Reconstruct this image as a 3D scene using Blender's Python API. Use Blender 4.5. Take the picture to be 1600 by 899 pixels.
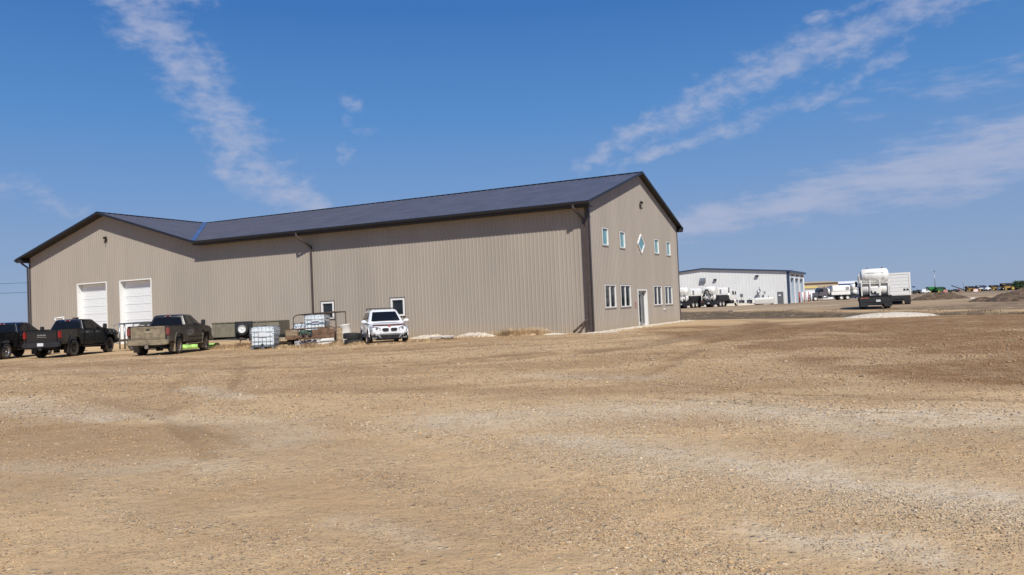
import bpy, bmesh, math, random
import numpy as np
from mathutils import Vector, Matrix
random.seed(7)
rad = math.radians
S = bpy.context.scene
for o in list(bpy.data.objects): bpy.data.objects.remove(o)

# ------------------------------------------------------------------ camera
EYE = 1.55
cam = bpy.data.cameras.new('camera'); co = bpy.data.objects.new('camera', cam); S.collection.objects.link(co)
co.matrix_world = Matrix.Translation((0, 0, EYE)) @ Matrix.Rotation(rad(90)+0.0259, 4, 'X') @ Matrix.Rotation(-0.0412, 4, 'Z')
cam.sensor_width = 36; cam.lens = 1220.04/1600*36; cam.clip_start = 0.1; cam.clip_end = 9000
S.camera = co
S.render.resolution_x = 1024; S.render.resolution_y = 575

# ------------------------------------------------------------------ building frame (used for the sun direction too)
TH = 1.1167; CX, CY, CZ = 4.0249, 39.7381, 0.12
UX, UY = math.cos(TH), math.sin(TH); VX, VY = -math.sin(TH), math.cos(TH)
def BW(u, v, z=0): return Vector((CX+u*UX+v*VX, CY+u*UY+v*VY, CZ+z))

# ------------------------------------------------------------------ sun and sky
sd = Vector((-UX-0.85*VX, -UY-0.85*VY, 1.45)).normalized()      # towards the sun
sun = bpy.data.lights.new('sun', 'SUN'); sun.energy = 5.0; sun.angle = rad(0.53); sun.color = (1.0, 0.955, 0.87)
so = bpy.data.objects.new('sun', sun); S.collection.objects.link(so)
so.rotation_euler = sd.to_track_quat('Z', 'Y').to_euler(); so.location = (0, -20, 40)
S.view_settings.view_transform = 'Standard'; S.view_settings.look = 'None'
S.view_settings.exposure = 0.0; S.view_settings.gamma = 1.0

W = bpy.data.worlds.new('World'); S.world = W; W.use_nodes = True
class NT:
    """tiny node helper"""
    def __init__(s, nt): s.nt = nt; s.N = nt.nodes; s.L = nt.links
    def n(s, t, **k):
        x = s.N.new(t)
        for a, b in k.items():
            if a == 'op': x.operation = b
            elif a.startswith('i'):
                ii = a[1:]; ii = int(ii) if ii.isdigit() else ii
                if isinstance(b, bpy.types.NodeSocket): s.L.new(b, x.inputs[ii])
                else: x.inputs[ii].default_value = b
            else: setattr(x, a, b)
        return x
    def m(s, op, a, b=None, c=None, clamp=False):
        x = s.N.new('ShaderNodeMath'); x.operation = op; x.use_clamp = clamp
        for i, q in enumerate((a, b, c)):
            if q is None: continue
            if isinstance(q, bpy.types.NodeSocket): s.L.new(q, x.inputs[i])
            else: x.inputs[i].default_value = q
        return x.outputs[0]
    def vm(s, op, a, b=None, out=0):
        x = s.N.new('ShaderNodeVectorMath'); x.operation = op
        for i, q in enumerate((a, b)):
            if q is None: continue
            if isinstance(q, bpy.types.NodeSocket): s.L.new(q, x.inputs[i])
            else: x.inputs[i].default_value = q
        return x.outputs[out]
    def ss(s, v, lo, hi, a=0., b=1.):
        x = s.N.new('ShaderNodeMapRange'); x.interpolation_type = 'SMOOTHSTEP'
        s.L.new(v, x.inputs[0])
        for i, q in enumerate((lo, hi, a, b)): x.inputs[i+1].default_value = q
        return x.outputs[0]
    def mix(s, f, a, b, blend='MIX'):
        x = s.N.new('ShaderNodeMix'); x.data_type = 'RGBA'; x.blend_type = blend; x.clamp_factor = True
        for q, i in ((f, 0), (a, 6), (b, 7)):
            if isinstance(q, bpy.types.NodeSocket): s.L.new(q, x.inputs[i])
            else: x.inputs[i].default_value = q if i == 0 else (*q, 1)[:4]
        return x.outputs[2]
    def noise(s, vec, scale, detail=4, rough=.55, out=0, dist=0.):
        x = s.N.new('ShaderNodeTexNoise'); x.inputs['Scale'].default_value = scale
        x.inputs['Detail'].default_value = detail; x.inputs['Roughness'].default_value = rough
        x.inputs['Distortion'].default_value = dist
        if vec is not None: s.L.new(vec, x.inputs['Vector'])
        return x.outputs[out]

def build_world():
    t = NT(W.node_tree); t.N.clear()
    out = t.n('ShaderNodeOutputWorld'); bg = t.n('ShaderNodeBackground'); bg.inputs[1].default_value = 0.105
    sky = t.n('ShaderNodeTexSky'); sky.sky_type = 'NISHITA'; sky.sun_disc = False
    sky.sun_elevation = math.asin(sd.z); sky.sun_rotation = math.atan2(sd.x, sd.y)
    sky.altitude = 600; sky.air_density = 1.0; sky.dust_density = 0.6; sky.ozone_density = 2.2
    tc = t.n('ShaderNodeTexCoord'); d = t.vm('NORMALIZE', tc.outputs['Generated'])
    sp = t.n('ShaderNodeSeparateXYZ', i0=d)
    az = t.m('ARCTAN2', sp.outputs[0], sp.outputs[1]); el = t.m('ARCSINE', sp.outputs[2])
    P0 = t.n('ShaderNodeCombineXYZ', i0=az, i1=el).outputs[0]
    wob = t.vm('SCALE', t.vm('SUBTRACT', t.noise(P0, 14, 6, .65, out=1), (.5, .5, .5))); wob.node.inputs['Scale'].default_value = 0.045
    P = t.vm('ADD', P0, wob)
    def seg(A, B, w):
        ab = (B[0]-A[0], B[1]-A[1], 0); l2 = ab[0]**2+ab[1]**2
        pa = t.vm('SUBTRACT', P, (A[0], A[1], 0))
        dt = t.vm('DOT_PRODUCT', pa, ab, out=1)
        tt = t.m('MULTIPLY', dt, 1/l2, clamp=True)
        q = t.vm('SCALE', ab); t.L.new(tt, q.node.inputs['Scale'])
        dist = t.vm('LENGTH', t.vm('SUBTRACT', pa, q), out=1)
        return t.ss(dist, 0.0, w, 1.0, 0.0)
    def band(pts, ws, k):
        m = None
        for i in range(len(pts)-1):
            s_ = seg(pts[i], pts[i+1], ws[i])
            m = s_ if m is None else t.m('MAXIMUM', m, s_)
        return t.m('MULTIPLY', m, k)
    A = band([(-.47, .40), (-.425, .335), (-.368, .275), (-.325, .215), (-.335, .188), (-.29, .165), (-.25, .138)], [.062, .060, .062, .05, .055, .052], 1.0)
    A2 = band([(-.41, .365), (-.36, .385)], [.035], .9)
    B = band([(.093, .18), (.188, .22), (.314, .265), (.424, .292), (.60, .345)], [.024, .040, .046, .045], .95)
    B2 = band([(.13, .172), (.234, .196), (.40, .236), (.47, .26)], [.016, .024, .02], .8)
    B3 = band([(.38, .318), (.47, .33)], [.018], .7)
    C_ = band([(.20, .088), (.358, .117), (.476, .135), (.80, .17)], [.038, .055, .07], .85)
    D_ = band([(.42, .222), (.8, .235)], [.04], .35)
    E_ = band([(-.70, .17), (-.543, .144), (-.50, .125)], [.035, .02], .55)
    F_ = band([(-.206, .26), (-.19, .257)], [.018], .5); G_ = band([(-.202, .236), (-.170, .232)], [.018], .6)
    H_ = band([(-.21, .198), (-.195, .2)], [.014], .6)
    puff = A
    for x in (A2, B, B2, B3, E_, F_, G_, H_): puff = t.m('MAXIMUM', puff, x)
    veil = t.m('MAXIMUM', C_, D_)
    # cloudlets: noise stretched along the streaks
    mp = t.n('ShaderNodeMapping', i0=P0); mp.inputs['Rotation'].default_value = (0, 0, rad(-20)); mp.inputs['Scale'].default_value = (1, 1.9, 1)
    n1 = t.noise(mp.outputs[0], 40, 7, .60, dist=.2); n2 = t.noise(mp.outputs[0], 12, 4, .5)
    nn = t.m('ADD', t.m('MULTIPLY', n1, .62), t.m('MULTIPLY', n2, .38))
    nn = t.m('MULTIPLY_ADD', nn, 1.9, -.45)
    pf = t.m('MULTIPLY', t.ss(t.m('ADD', t.m('MULTIPLY', puff, .55), nn), .56, 1.38), t.ss(puff, 0., .30))
    mp2 = t.n('ShaderNodeMapping', i0=P0); mp2.inputs['Rotation'].default_value = (0, 0, rad(-12)); mp2.inputs['Scale'].default_value = (1, 4.5, 1)
    n3 = t.noise(mp2.outputs[0], 16, 6, .6)
    vf = t.m('MULTIPLY', t.ss(t.m('ADD', t.m('MULTIPLY', veil, .62), n3), .58, 1.16), t.ss(veil, 0., .3))
    cm = t.m('MULTIPLY', t.m('MAXIMUM', pf, t.m('MULTIPLY', vf, 1.0)), t.ss(el, 0.01, .09), clamp=True)
    hs = t.n('ShaderNodeHueSaturation', iColor=sky.outputs[0]); hs.inputs['Saturation'].default_value = 1.25; hs.inputs['Value'].default_value = 1.0
    tint = t.mix(1.0, hs.outputs[0], (0.93, 0.94, 1.07), 'MULTIPLY')
    rp = t.n('ShaderNodeValToRGB', i0=t.m('MULTIPLY', el, 1/1.5708, clamp=True)); cr = rp.color_ramp; K = .11
    stops = [(0, (.265, .365, .555)), (.055, (.225, .335, .555)), (.10, (.165, .310, .585)), (.155, (.098, .262, .575)), (.235, (.050, .180, .490)), (.45, (.030, .115, .37)), (1, (.022, .080, .28))]
    while len(cr.elements) < len(stops): cr.elements.new(.5)
    for e_, (p_, c_) in zip(cr.elements, stops): e_.position = p_; e_.color = (*[q*1.0 for q in c_], 1)
    grad = t.vm('SCALE', rp.outputs[0]); grad.node.inputs['Scale'].default_value = 1/.105
    tint = t.mix(.90, tint, grad)
    col = t.mix(t.m('MULTIPLY', cm, .73), tint, (4.2, 4.6, 6.1))
    t.L.new(col, bg.inputs[0]); t.L.new(bg.outputs[0], out.inputs[0])
build_world()

# ------------------------------------------------------------------ materials
MATS = {}
def mat(name, col, rough=.6, metal=0., var=.12, vs=3., bump=0., bs=40., spec=.5, coat=0., dirt=None, stretch=None, sheets=0.):
    """principled with broad tonal variation; dirt=(colour, amount, zlo, zhi) adds grime that thins upwards on the object"""
    if name in MATS: return MATS[name]
    m = bpy.data.materials.new(name); m.use_nodes = True; t = NT(m.node_tree)
    b = t.N['Principled BSDF']; tc = t.n('ShaderNodeTexCoord'); ob = tc.outputs['Object']
    src = ob
    if stretch:
        mp = t.n('ShaderNodeMapping', i0=ob); mp.inputs['Scale'].default_value = stretch; src = mp.outputs[0]
    n = t.noise(src, vs, 5)
    lo = tuple(c*(1-var) for c in col); hi = tuple(min(1, c*(1+var)) for c in col)
    c = t.mix(t.ss(n, .3, .7), lo, hi)
    if sheets:      # each rolled steel sheet has its own very slight tone, with faint rain streaks
        xy = t.n('ShaderNodeSeparateXYZ', i0=ob); k = t.m('FLOOR', t.m('DIVIDE', t.m('ADD', xy.outputs[0], xy.outputs[1]), sheets))
        wn = t.n('ShaderNodeTexWhiteNoise', noise_dimensions='1D', iW=k)
        c = t.mix(t.m('MULTIPLY', wn.outputs[0], .13), c, tuple(q*.55 for q in col))
        mp3 = t.n('ShaderNodeMapping', i0=ob); mp3.inputs['Scale'].default_value = (5, 5, .12)
        c = t.mix(t.m('MULTIPLY', t.ss(t.noise(mp3.outputs[0], 1.6, 5, .7), .5, .8), .22), c, tuple(q*.6 for q in col))
    if dirt:
        dc, amt, z0, z1 = dirt
        z = t.n('ShaderNodeSeparateXYZ', i0=ob).outputs[2]
        f = t.m('ADD', t.ss(z, z0, z1, 1., 0.), t.m('MULTIPLY', t.m('SUBTRACT', t.noise(ob, 5, 6, .65), .5), 1.1))
        c = t.mix(t.m('MULTIPLY', t.m('MAXIMUM', f, 0.), amt, clamp=True), c, dc)
        r = t.m('ADD', t.m('MULTIPLY', f, .5, clamp=True), rough, clamp=True); t.L.new(r, b.inputs['Roughness'])
    else: b.inputs['Roughness'].default_value = rough
    t.L.new(c, b.inputs['Base Color']); b.inputs['Metallic'].default_value = metal
    b.inputs['Specular IOR Level'].default_value = spec; b.inputs['Coat Weight'].default_value = coat
    if bump:
        bn = t.n('ShaderNodeBump'); bn.inputs['Strength'].default_value = bump; bn.inputs['Distance'].default_value = .02
        t.L.new(t.noise(src, bs, 5), bn.inputs['Height']); t.L.new(bn.outputs[0], b.inputs['Normal'])
    MATS[name] = m; return m
MUD = (.30, .225, .14)
siding = mat('taupe painted steel', (.365, .320, .268), .45, var=.05, vs=.5, stretch=(1, 1, .25), dirt=((.36, .28, .19), .5, -.1, .9), sheets=.9144)
roofm = mat('charcoal painted steel roof', (.082, .081, .100), .40, var=.12, vs=.8)
trim = mat('dark brown trim', (.075, .058, .054), .4, var=.1)
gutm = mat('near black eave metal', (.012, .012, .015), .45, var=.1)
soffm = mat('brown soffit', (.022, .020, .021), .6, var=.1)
bluef = mat('blue valley film', (.055, .095, .22), .4, var=.45, vs=2)
whitev = mat('white vinyl', (.78, .78, .76), .4, var=.03)
whited = mat('white steel door', (.74, .76, .77), .45, var=.03)
glassd = mat('dark window glass', (.016, .021, .024), .06, var=.5, vs=1.3, spec=.45)
glasst = mat('teal blind window glass', (.13, .30, .32), .15, var=.12, vs=1.0, spec=.8)
autog = mat('tinted car glass', (.007, .008, .009), .04, var=.1, spec=.42)
concrete = mat('concrete', (.42, .38, .33), .9, var=.15, vs=2, bump=.5)
alu = mat('brushed aluminium', (.45, .46, .48), .35, .7, var=.08)
chrome = mat('chrome', (.62, .62, .63), .15, 1., var=.05)
rubber = mat('tyre rubber', (.028, .027, .027), .85, var=.25, vs=8, dirt=((.20, .155, .11), .45, -1.2, .9))
rubberc = mat('clean black rubber', (.022, .022, .023), .8, var=.25, vs=8)
blackp = mat('black plastic', (.016, .016, .017), .6, var=.2)
chassism = mat('black chassis steel', (.018, .018, .020), .65, var=.3, vs=4)
blackc = mat('black car paint', (.007, .0075, .009), .22, var=.1, coat=.6, dirt=((.07, .06, .05), .10, .3, .9))
muddyc = mat('dark paint with dried mud', (.022, .021, .022), .30, var=.1, coat=.3, dirt=((.15, .125, .088), .66, .5, 1.7))
mudm = mat('dried mud coating', (.215, .175, .115), .8, var=.25, vs=5, bump=.3)
redl = mat('red lamp lens', (.24, .014, .012), .15, var=.2)
amber = mat('amber lamp lens', (.5, .16, .02), .2)
clearl = mat('clear lamp lens', (.30, .31, .33), .12, var=.25, vs=12)
platem = mat('licence plate white', (.62, .64, .66), .4, var=.05)
rimd = mat('dark alloy', (.05, .05, .052), .35, .6)
rims = mat('silver alloy', (.42, .42, .43), .32, .7)
rimw = mat('white steel wheel', (.72, .72, .70), .45, var=.06)
whitec = mat('white car paint', (.72, .74, .76), .22, var=.02, coat=.6, dirt=((.36, .29, .21), .4, .1, .75))
whitet = mat('white tank paint', (.76, .75, .71), .38, var=.05, vs=1.5, dirt=((.45, .38, .28), .3, .2, 2.2))
greyc = mat('grey truck paint', (.095, .088, .10), .35, var=.06, coat=.4)
olive = mat('dusty olive steel', (.185, .165, .12), .7, var=.15, vs=3, bump=.2)
rust = mat('rusty steel', (.15, .085, .05), .85, var=.4, vs=7, bump=.4)
rustd = mat('dark rusty steel', (.07, .045, .035), .85, var=.4, vs=7)
woodm = mat('weathered plank', (.27, .20, .13), .9, var=.3, vs=5, stretch=(.4, 4, 4))
woodg = mat('grey weathered board', (.30, .27, .24), .9, var=.3, vs=5)
poly = mat('translucent white plastic', (.66, .72, .76), .35, var=.07, vs=3)
galv = mat('galvanised bar', (.26, .28, .30), .4, .7)
lime = mat('lime plastic', (.36, .60, .14), .5, var=.3, vs=6)
straw = mat('dry straw grass', (.52, .38, .22), .9, var=.35, vs=2)
strawg = mat('grey dry grass', (.27, .21, .15), .9, var=.35, vs=1)
gravelw = mat('pale gravel', (.56, .49, .39), .95, var=.25, vs=9, bump=1., bs=30)
soil = mat('dark heaped soil', (.098, .064, .040), .95, var=.55, vs=2.2, bump=1., bs=6)
wsteel = mat('white steel siding', (.72, .72, .70), .5, var=.03, vs=.4)
bluet = mat('blue trim steel', (.030, .052, .105), .45)
doorg = mat('grey steel door', (.13, .135, .145), .5)
signw = mat('white sign', (.75, .75, .75), .5)
redp = mat('red paint', (.50, .045, .035), .5)
beige = mat('beige steel', (.42, .33, .22), .6, var=.06)
yellow = mat('yellow stripe', (.62, .50, .18), .6)
greyw = mat('grey wall', (.33, .32, .32), .6)
bluec = mat('blue steel', (.03, .10, .36), .5)
green = mat('green machine paint', (.03, .20, .05), .45)
greend = mat('dark green machine paint', (.012, .06, .025), .5)
yel2 = mat('yellow machine paint', (.40, .24, .06), .5)
redm = mat('red machine paint', (.28, .035, .03), .5)
leafm = mat('tree leaves', (.05, .085, .035), .8, var=.4, vs=2)
barkm = mat('tree bark', (.10, .075, .055), .9, var=.3)
wire = mat('power cable', (.03, .03, .035), .6)
pvc = mat('white pipe plastic', (.62, .60, .56), .5, var=.1)
tanm = mat('tan drum', (.36, .26, .16), .75, var=.25, vs=4)

# ------------------------------------------------------------------ mesh builder
class MB:
    def __init__(s): s.v = []; s.f = []; s.s = []
    def add(s, vs, fs, smooth=False, M=None):
        b = len(s.v)
        for p in vs:
            p = Vector(p); s.v.append(tuple(M @ p) if M is not None else tuple(p))
        for f in fs: s.f.append([b+i for i in f]); s.s.append(smooth)
        return s
    def box(s, x0, x1, y0, y1, z0, z1, M=None):
        vs = [(x, y, z) for x in (x0, x1) for y in (y0, y1) for z in (z0, z1)]
        return s.add(vs, [(0, 1, 3, 2), (4, 6, 7, 5), (0, 4, 5, 1), (2, 3, 7, 6), (0, 2, 6, 4), (1, 5, 7, 3)], M=M)
    def prism(s, poly, a, b, ax='y', M=None, smooth=False):
        n = len(poly)
        f = {'y': lambda p, c: (p[0], c, p[1]), 'x': lambda p, c: (c, p[0], p[1]), 'z': lambda p, c: (p[0], p[1], c)}[ax]
        vs = [f(p, a) for p in poly]+[f(p, b) for p in poly]
        s.add(vs, [tuple(range(n)), tuple(range(2*n-1, n-1, -1))]+[(i, (i+1) % n, n+(i+1) % n, n+i) for i in range(n)], M=M)
        return s
    def cyl(s, p0, p1, r0, r1=None, n=14, caps=True, M=None):
        p0 = Vector(p0); p1 = Vector(p1); r1 = r0 if r1 is None else r1
        z = (p1-p0).normalized(); x = z.orthogonal().normalized(); y = z.cross(x)
        vs = []
        for p, r in ((p0, r0), (p1, r1)):
            for i in range(n):
                a = 2*math.pi*i/n; vs.append(p+x*r*math.cos(a)+y*r*math.sin(a))
        s.add(vs, [(i, (i+1) % n, n+(i+1) % n, n+i) for i in range(n)], True, M)
        if caps: s.add(vs[:n], [tuple(range(n))], False, M); s.add(vs[n:], [tuple(range(n))], False, M)
        return s
    def tube(s, pts, r, n=8, M=None):
        for a, b in zip(pts[:-1], pts[1:]): s.cyl(a, b, r, n=n, M=M)
        return s
    def lathe(s, prof, p, axis, n=24, M=None, smooth=True, caps=False):
        """prof: list of (radius, distance along axis)"""
        p = Vector(p); z = Vector(axis).normalized(); x = z.orthogonal().normalized(); y = z.cross(x); vs = []; fs = []
        for r, h in prof:
            for i in range(n):
                a = 2*math.pi*i/n; vs.append(p+z*h+x*r*math.cos(a)+y*r*math.sin(a))
        k = len(prof)
        for j in range(k-1):
            for i in range(n): fs.append((j*n+i, j*n+(i+1) % n, (j+1)*n+(i+1) % n, (j+1)*n+i))
        s.add(vs, fs, smooth, M)
        if caps and prof[0][0] > 1e-4: s.add(vs[:n], [tuple(range(n))], False, M)
        if caps and prof[-1][0] > 1e-4: s.add(vs[-n:], [tuple(range(n))], False, M)
        return s
    def ell(s, c, r, n=14, m=8, M=None):
        vs = []; fs = []
        for j in range(m+1):
            ph = math.pi*j/m
            for i in range(n):
                a = 2*math.pi*i/n; vs.append((c[0]+r[0]*math.sin(ph)*math.cos(a), c[1]+r[1]*math.sin(ph)*math.sin(a), c[2]+r[2]*math.cos(ph)))
        for j in range(m):
            for i in range(n): fs.append((j*n+i, j*n+(i+1) % n, (j+1)*n+(i+1) % n, (j+1)*n+i))
        return s.add(vs, fs, True, M)
    def loft(s, secs, smooth=True, M=None, closed=True):
        n = len(secs[0]); vs = [p for q in secs for p in q]; fs = []
        for j in range(len(secs)-1):
            for i in range(n if closed else n-1): fs.append((j*n+i, j*n+(i+1) % n, (j+1)*n+(i+1) % n, (j+1)*n+i))
        s.add(vs, fs, smooth, M)
        if closed: s.add(secs[0], [tuple(range(n))], False, M); s.add(secs[-1], [tuple(range(n))], False, M)
        return s
    def build(s, name, m, parent=None, bevel=0., label=None, kind=None, loc=None, rotz=None, auto=False):
        me = bpy.data.meshes.new(name); me.from_pydata(s.v, [], s.f); me.polygons.foreach_set('use_smooth', s.s)
        bm = bmesh.new(); bm.from_mesh(me); bmesh.ops.remove_doubles(bm, verts=bm.verts, dist=1e-5)
        bmesh.ops.recalc_face_normals(bm, faces=bm.faces)
        if bevel: bmesh.ops.bevel(bm, geom=[e for e in bm.edges if e.calc_face_angle(0) > .5], offset=bevel, segments=2, affect='EDGES', clamp_overlap=True)
        if auto:
            for f in bm.faces: f.smooth = True
            for e in bm.edges: e.smooth = e.calc_face_angle(0) < .55
        bm.to_mesh(me); bm.free(); me.materials.append(m)
        o = bpy.data.objects.new(name, me); S.collection.objects.link(o)
        if parent is not None: o.parent = parent
        if label: o['label'] = label
        if kind: o['kind'] = kind
        if loc is not None: o.location = loc
        if rotz is not None: o.rotation_euler = (0, 0, rotz)
        return o
def thing(name, label, cat, loc, rotz=0., group=None):
    o = bpy.data.objects.new(name, None); S.collection.objects.link(o); o.empty_display_size = .3
    o.location = loc; o.rotation_euler = (0, 0, rotz); o['label'] = label; o['category'] = cat
    if group: o['group'] = group
    return o
def tag(o, label, cat, group=None):
    o['label'] = label; o['category'] = cat
    if group: o['group'] = group
    return o
def copy_tree(o, parent=None):
    c = o.copy(); S.collection.objects.link(c)
    if parent is not None: c.parent = parent
    for ch in list(o.children): copy_tree(ch, c)
    return c
def dupo(o, parent, loc=None, M=None):
    c = copy_tree(o, parent)
    if loc is not None: c.location = loc
    return c

# ------------------------------------------------------------------ terrain
def lattice(x, y, seed):
    xi = np.floor(x).astype(np.int64); yi = np.floor(y).astype(np.int64); xf = x-xi; yf = y-yi
    def h(a, b):
        n = (a*374761393+b*668265263+seed*982451653) & 0xffffffff
        n = ((n ^ (n >> 13))*1274126177) & 0xffffffff
        return ((n ^ (n >> 16)) & 0xffff)/65535.
    u = xf*xf*(3-2*xf); v = yf*yf*(3-2*yf)
    return (h(xi, yi)*(1-u)+h(xi+1, yi)*u)*(1-v)+(h(xi, yi+1)*(1-u)+h(xi+1, yi+1)*u)*v
def fbm(x, y, sc, oct=4, seed=0, rough=.5):
    r = 0; a = 1; t = 0
    for i in range(oct): r = r+a*lattice(x*sc, y*sc, seed+i*17); t += a; a *= rough; sc *= 2.03
    return r/t
def sst(a, b, x): t = np.clip((x-a)/(b-a), 0, 1); return t*t*(3-2*t)
def dseg(x, y, pts):
    d = np.full(np.shape(x), 1e9)
    for (ax, ay), (bx, by) in zip(pts[:-1], pts[1:]):
        dx, dy = bx-ax, by-ay; t = np.clip(((x-ax)*dx+(y-ay)*dy)/(dx*dx+dy*dy), 0, 1)
        d = np.minimum(d, np.hypot(x-ax-t*dx, y-ay-t*dy))
    return d
TRK = [([(-14, 24), (-6, 22.8), (-2.1, 22.5), (.1, 23.4), (2.3, 23.7), (4.7, 26.4), (6.7, 30.1), (9.6, 33.3), (13.4, 40.7), (14.5, 47)], .46, 1.),
       ([(-12, 22.3), (-4, 21.2), (-.3, 21.9), (1.6, 23.9), (3.3, 25.4), (4.0, 26.1)], .28, .9), ([(3.4, 24.3), (5.2, 26.9), (7.1, 29.2), (8.7, 30.4), (13.9, 37.0)], .42, 1.),
       ([(5.5, 24.8), (8.2, 28.5), (10.7, 31.9), (13.8, 36.2), (17.9, 38)], .26, .9), ([(-3, 15.2), (0, 16.3), (1.7, 17.4), (2.4, 16.1), (3.5, 18.3), (5.0, 22.4)], .2, .6), ([(4.0, 22.1), (4.9, 22.0)], .35, 1.),
       ([(12.2, 33.3), (14.5, 35.0), (19, 36)], .5, 1.), ([(14.0, 37.3), (12.4, 28.8), (13.4, 25.0), (17.3, 24.1)], .35, .8), ([(13.8, 34.0), (17.2, 34.1), (20.1, 28.3)], .3, .8),
       ([(-22, 31), (-12, 29.5), (-5, 29), (1, 30.5), (5, 34)], .4, .8), ([(-20, 29.2), (-12, 27.8), (-5, 27), (1, 28.5), (6, 33)], .35, .7),
       ([(-9, 8), (-7.4, 11.3), (-5.9, 12.7), (-5.7, 15.4), (-6.8, 19.4), (-10.3, 29.0)], .13, .6),
       ([(-10.5, 9.5), (-8.9, 12.3), (-7.5, 14.2), (-7.3, 16.4), (-8.4, 20.4), (-12.3, 29.0)], .13, .45),
       ([(-9.1, 16.1), (-6.1, 13.1), (-4.8, 11.6), (-3.3, 9.3)], .11, .5), ([(-16, 19), (-10, 17), (-6, 13.5), (-3.4, 8.5)], .12, .5),
       ([(2.2, 12.5), (4.2, 10), (6.5, 8.9)], .07, 1.), ([(3.4, 13.3), (5.2, 11), (7.5, 9.9)], .07, .8), ([(-.5, 20), (3, 14), (4, 9)], .12, .4)]
PEB = [([(3.0, 14.4), (7.5, 17.4), (9.9, 19.6), (14.3, 21.9)], .35, 1.), ([(2.5, 13.2), (4.3, 14.1), (6.7, 15.5), (11.2, 17.2)], .28, 1.), ([(.0, 8.2), (1.5, 6.9), (2.1, 6.0), (3.2, 4.9)], .55, 1.),
       ([(.1, 5.9), (.8, 5.0), (1.2, 4.2)], .35, .9), ([(-7.5, 18.5), (-5, 13.4), (-2, 10.4), (0, 8.4)], .35, .75), ([(-.3, 11.6), (1.2, 9.4), (3, 9.2)], .4, .8),
       ([(-1.4, 7.6), (-.6, 6.3), (.3, 6.0)], .4, .6), ([(8, 22.5), (13, 27.5)], .5, .8), ([(4, 26), (8, 31), (11, 40)], .5, .5), ([(-3.2, 6.2), (-1, 4.8)], .3, .5),
       ([(1.2, 12.3), (2.6, 11.2), (4.8, 11.4)], .25, .8)]
WHT = [([(-.6, 10.6), (1.2, 10.8), (2.6, 10.9), (3.9, 9.4), (5.5, 9)], .95, .9), ([(.6, 8.7), (1.4, 7.6), (2.2, 6.9), (2.8, 5.9), (3.6, 5.2)], .55, 1.),
       ([(1.2, 12), (3.0, 10.4), (3.9, 8.2)], .35, .6), ([(-10.5, 15.9), (-8.2, 14.1), (-6.6, 12.8)], .6, .9), ([(-7.0, 17.0), (-5.3, 14.9)], .35, 1.),
       ([(.6, 17.6), (2.6, 16.4)], .6, .6), ([(-5.5, 12.4), (-3.4, 11.2), (-2.8, 9.3)], .5, .5), ([(-16, 27), (-10, 24)], .7, .5), ([(-6, 9), (-3, 8)], .4, .4),
       ([(1.6, 5.2), (2.3, 4.5)], .22, .7), ([(-1.2, 5.9), (-.6, 5.3)], .2, .4)]
L1 = ((13.8, 56.), (28.0, 40.)); L2 = ((22.4, 91.), (31.5, 48.))
def side(x, y, L): (ax, ay), (bx, by) = L; return ((x-ax)*(by-ay)-(y-ay)*(bx-ax))/math.hypot(bx-ax, by-ay)
def ditch(x, y):
    """0 outside, 1 in the rough strip between the two yards"""
    d1 = -side(x, y, L1); d2 = -side(x, y, L2)       # >0 beyond each edge
    wob = (fbm(x, y, .25, 3, 5)-.5)*2.2
    return sst(-.3, .8, d1+wob*.4)*sst(-.6, 1.2, -d2+wob)*sst(48, 30, -(y-90)*0+np.abs(x-30))
def height(x, y):
    x = np.asarray(x, float); y = np.asarray(y, float); r = np.hypot(x, y)
    h = .12*sst(6, 32, r)+.14*sst(55, 90, y)
    dw = x*UX+y*UY-(CX*UX+CY*UY)                     # distance behind the long wall plane
    h = h-.17*sst(-5.5, -11, x)*sst(20, 30, y)*sst(-1.5, -4., dw)-.05*sst(-16, -24, x)*sst(20, 30, y)*sst(-1.5, -4., dw)
    d1 = -side(x, y, L1); d2 = side(x, y, L2)
    pr = sst(0, 3.5, d1)*sst(-.5, 3.5, d2)
    h = h-.42*pr
    near = sst(90, 30, r)
    flat = 1-sst(-2.5, .2, dw)*sst(60, 50, r)*.85
    h = h+((fbm(x, y, .12, 3, 3)-.5)*.16+(fbm(x, y, .9, 4, 9)-.5)*.045)*near*flat*sst(2, 6, r)
    for pts, w, k in TRK:
        d = dseg(x, y, pts); h = h-.035*k*np.exp(-(d/w)**2)+.022*k*np.exp(-((d-w*1.9)/(w*.8))**2)
    for pts, w, k in PEB: h = h+.018*k*np.exp(-(dseg(x, y, pts)/w)**2)
    h = h+(fbm(x, y, 6, 3, 21)-.5)*.022*sst(30, 6, r)
    return h
def gz(x, y): return float(height(np.array([x]), np.array([y]))[0])

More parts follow.
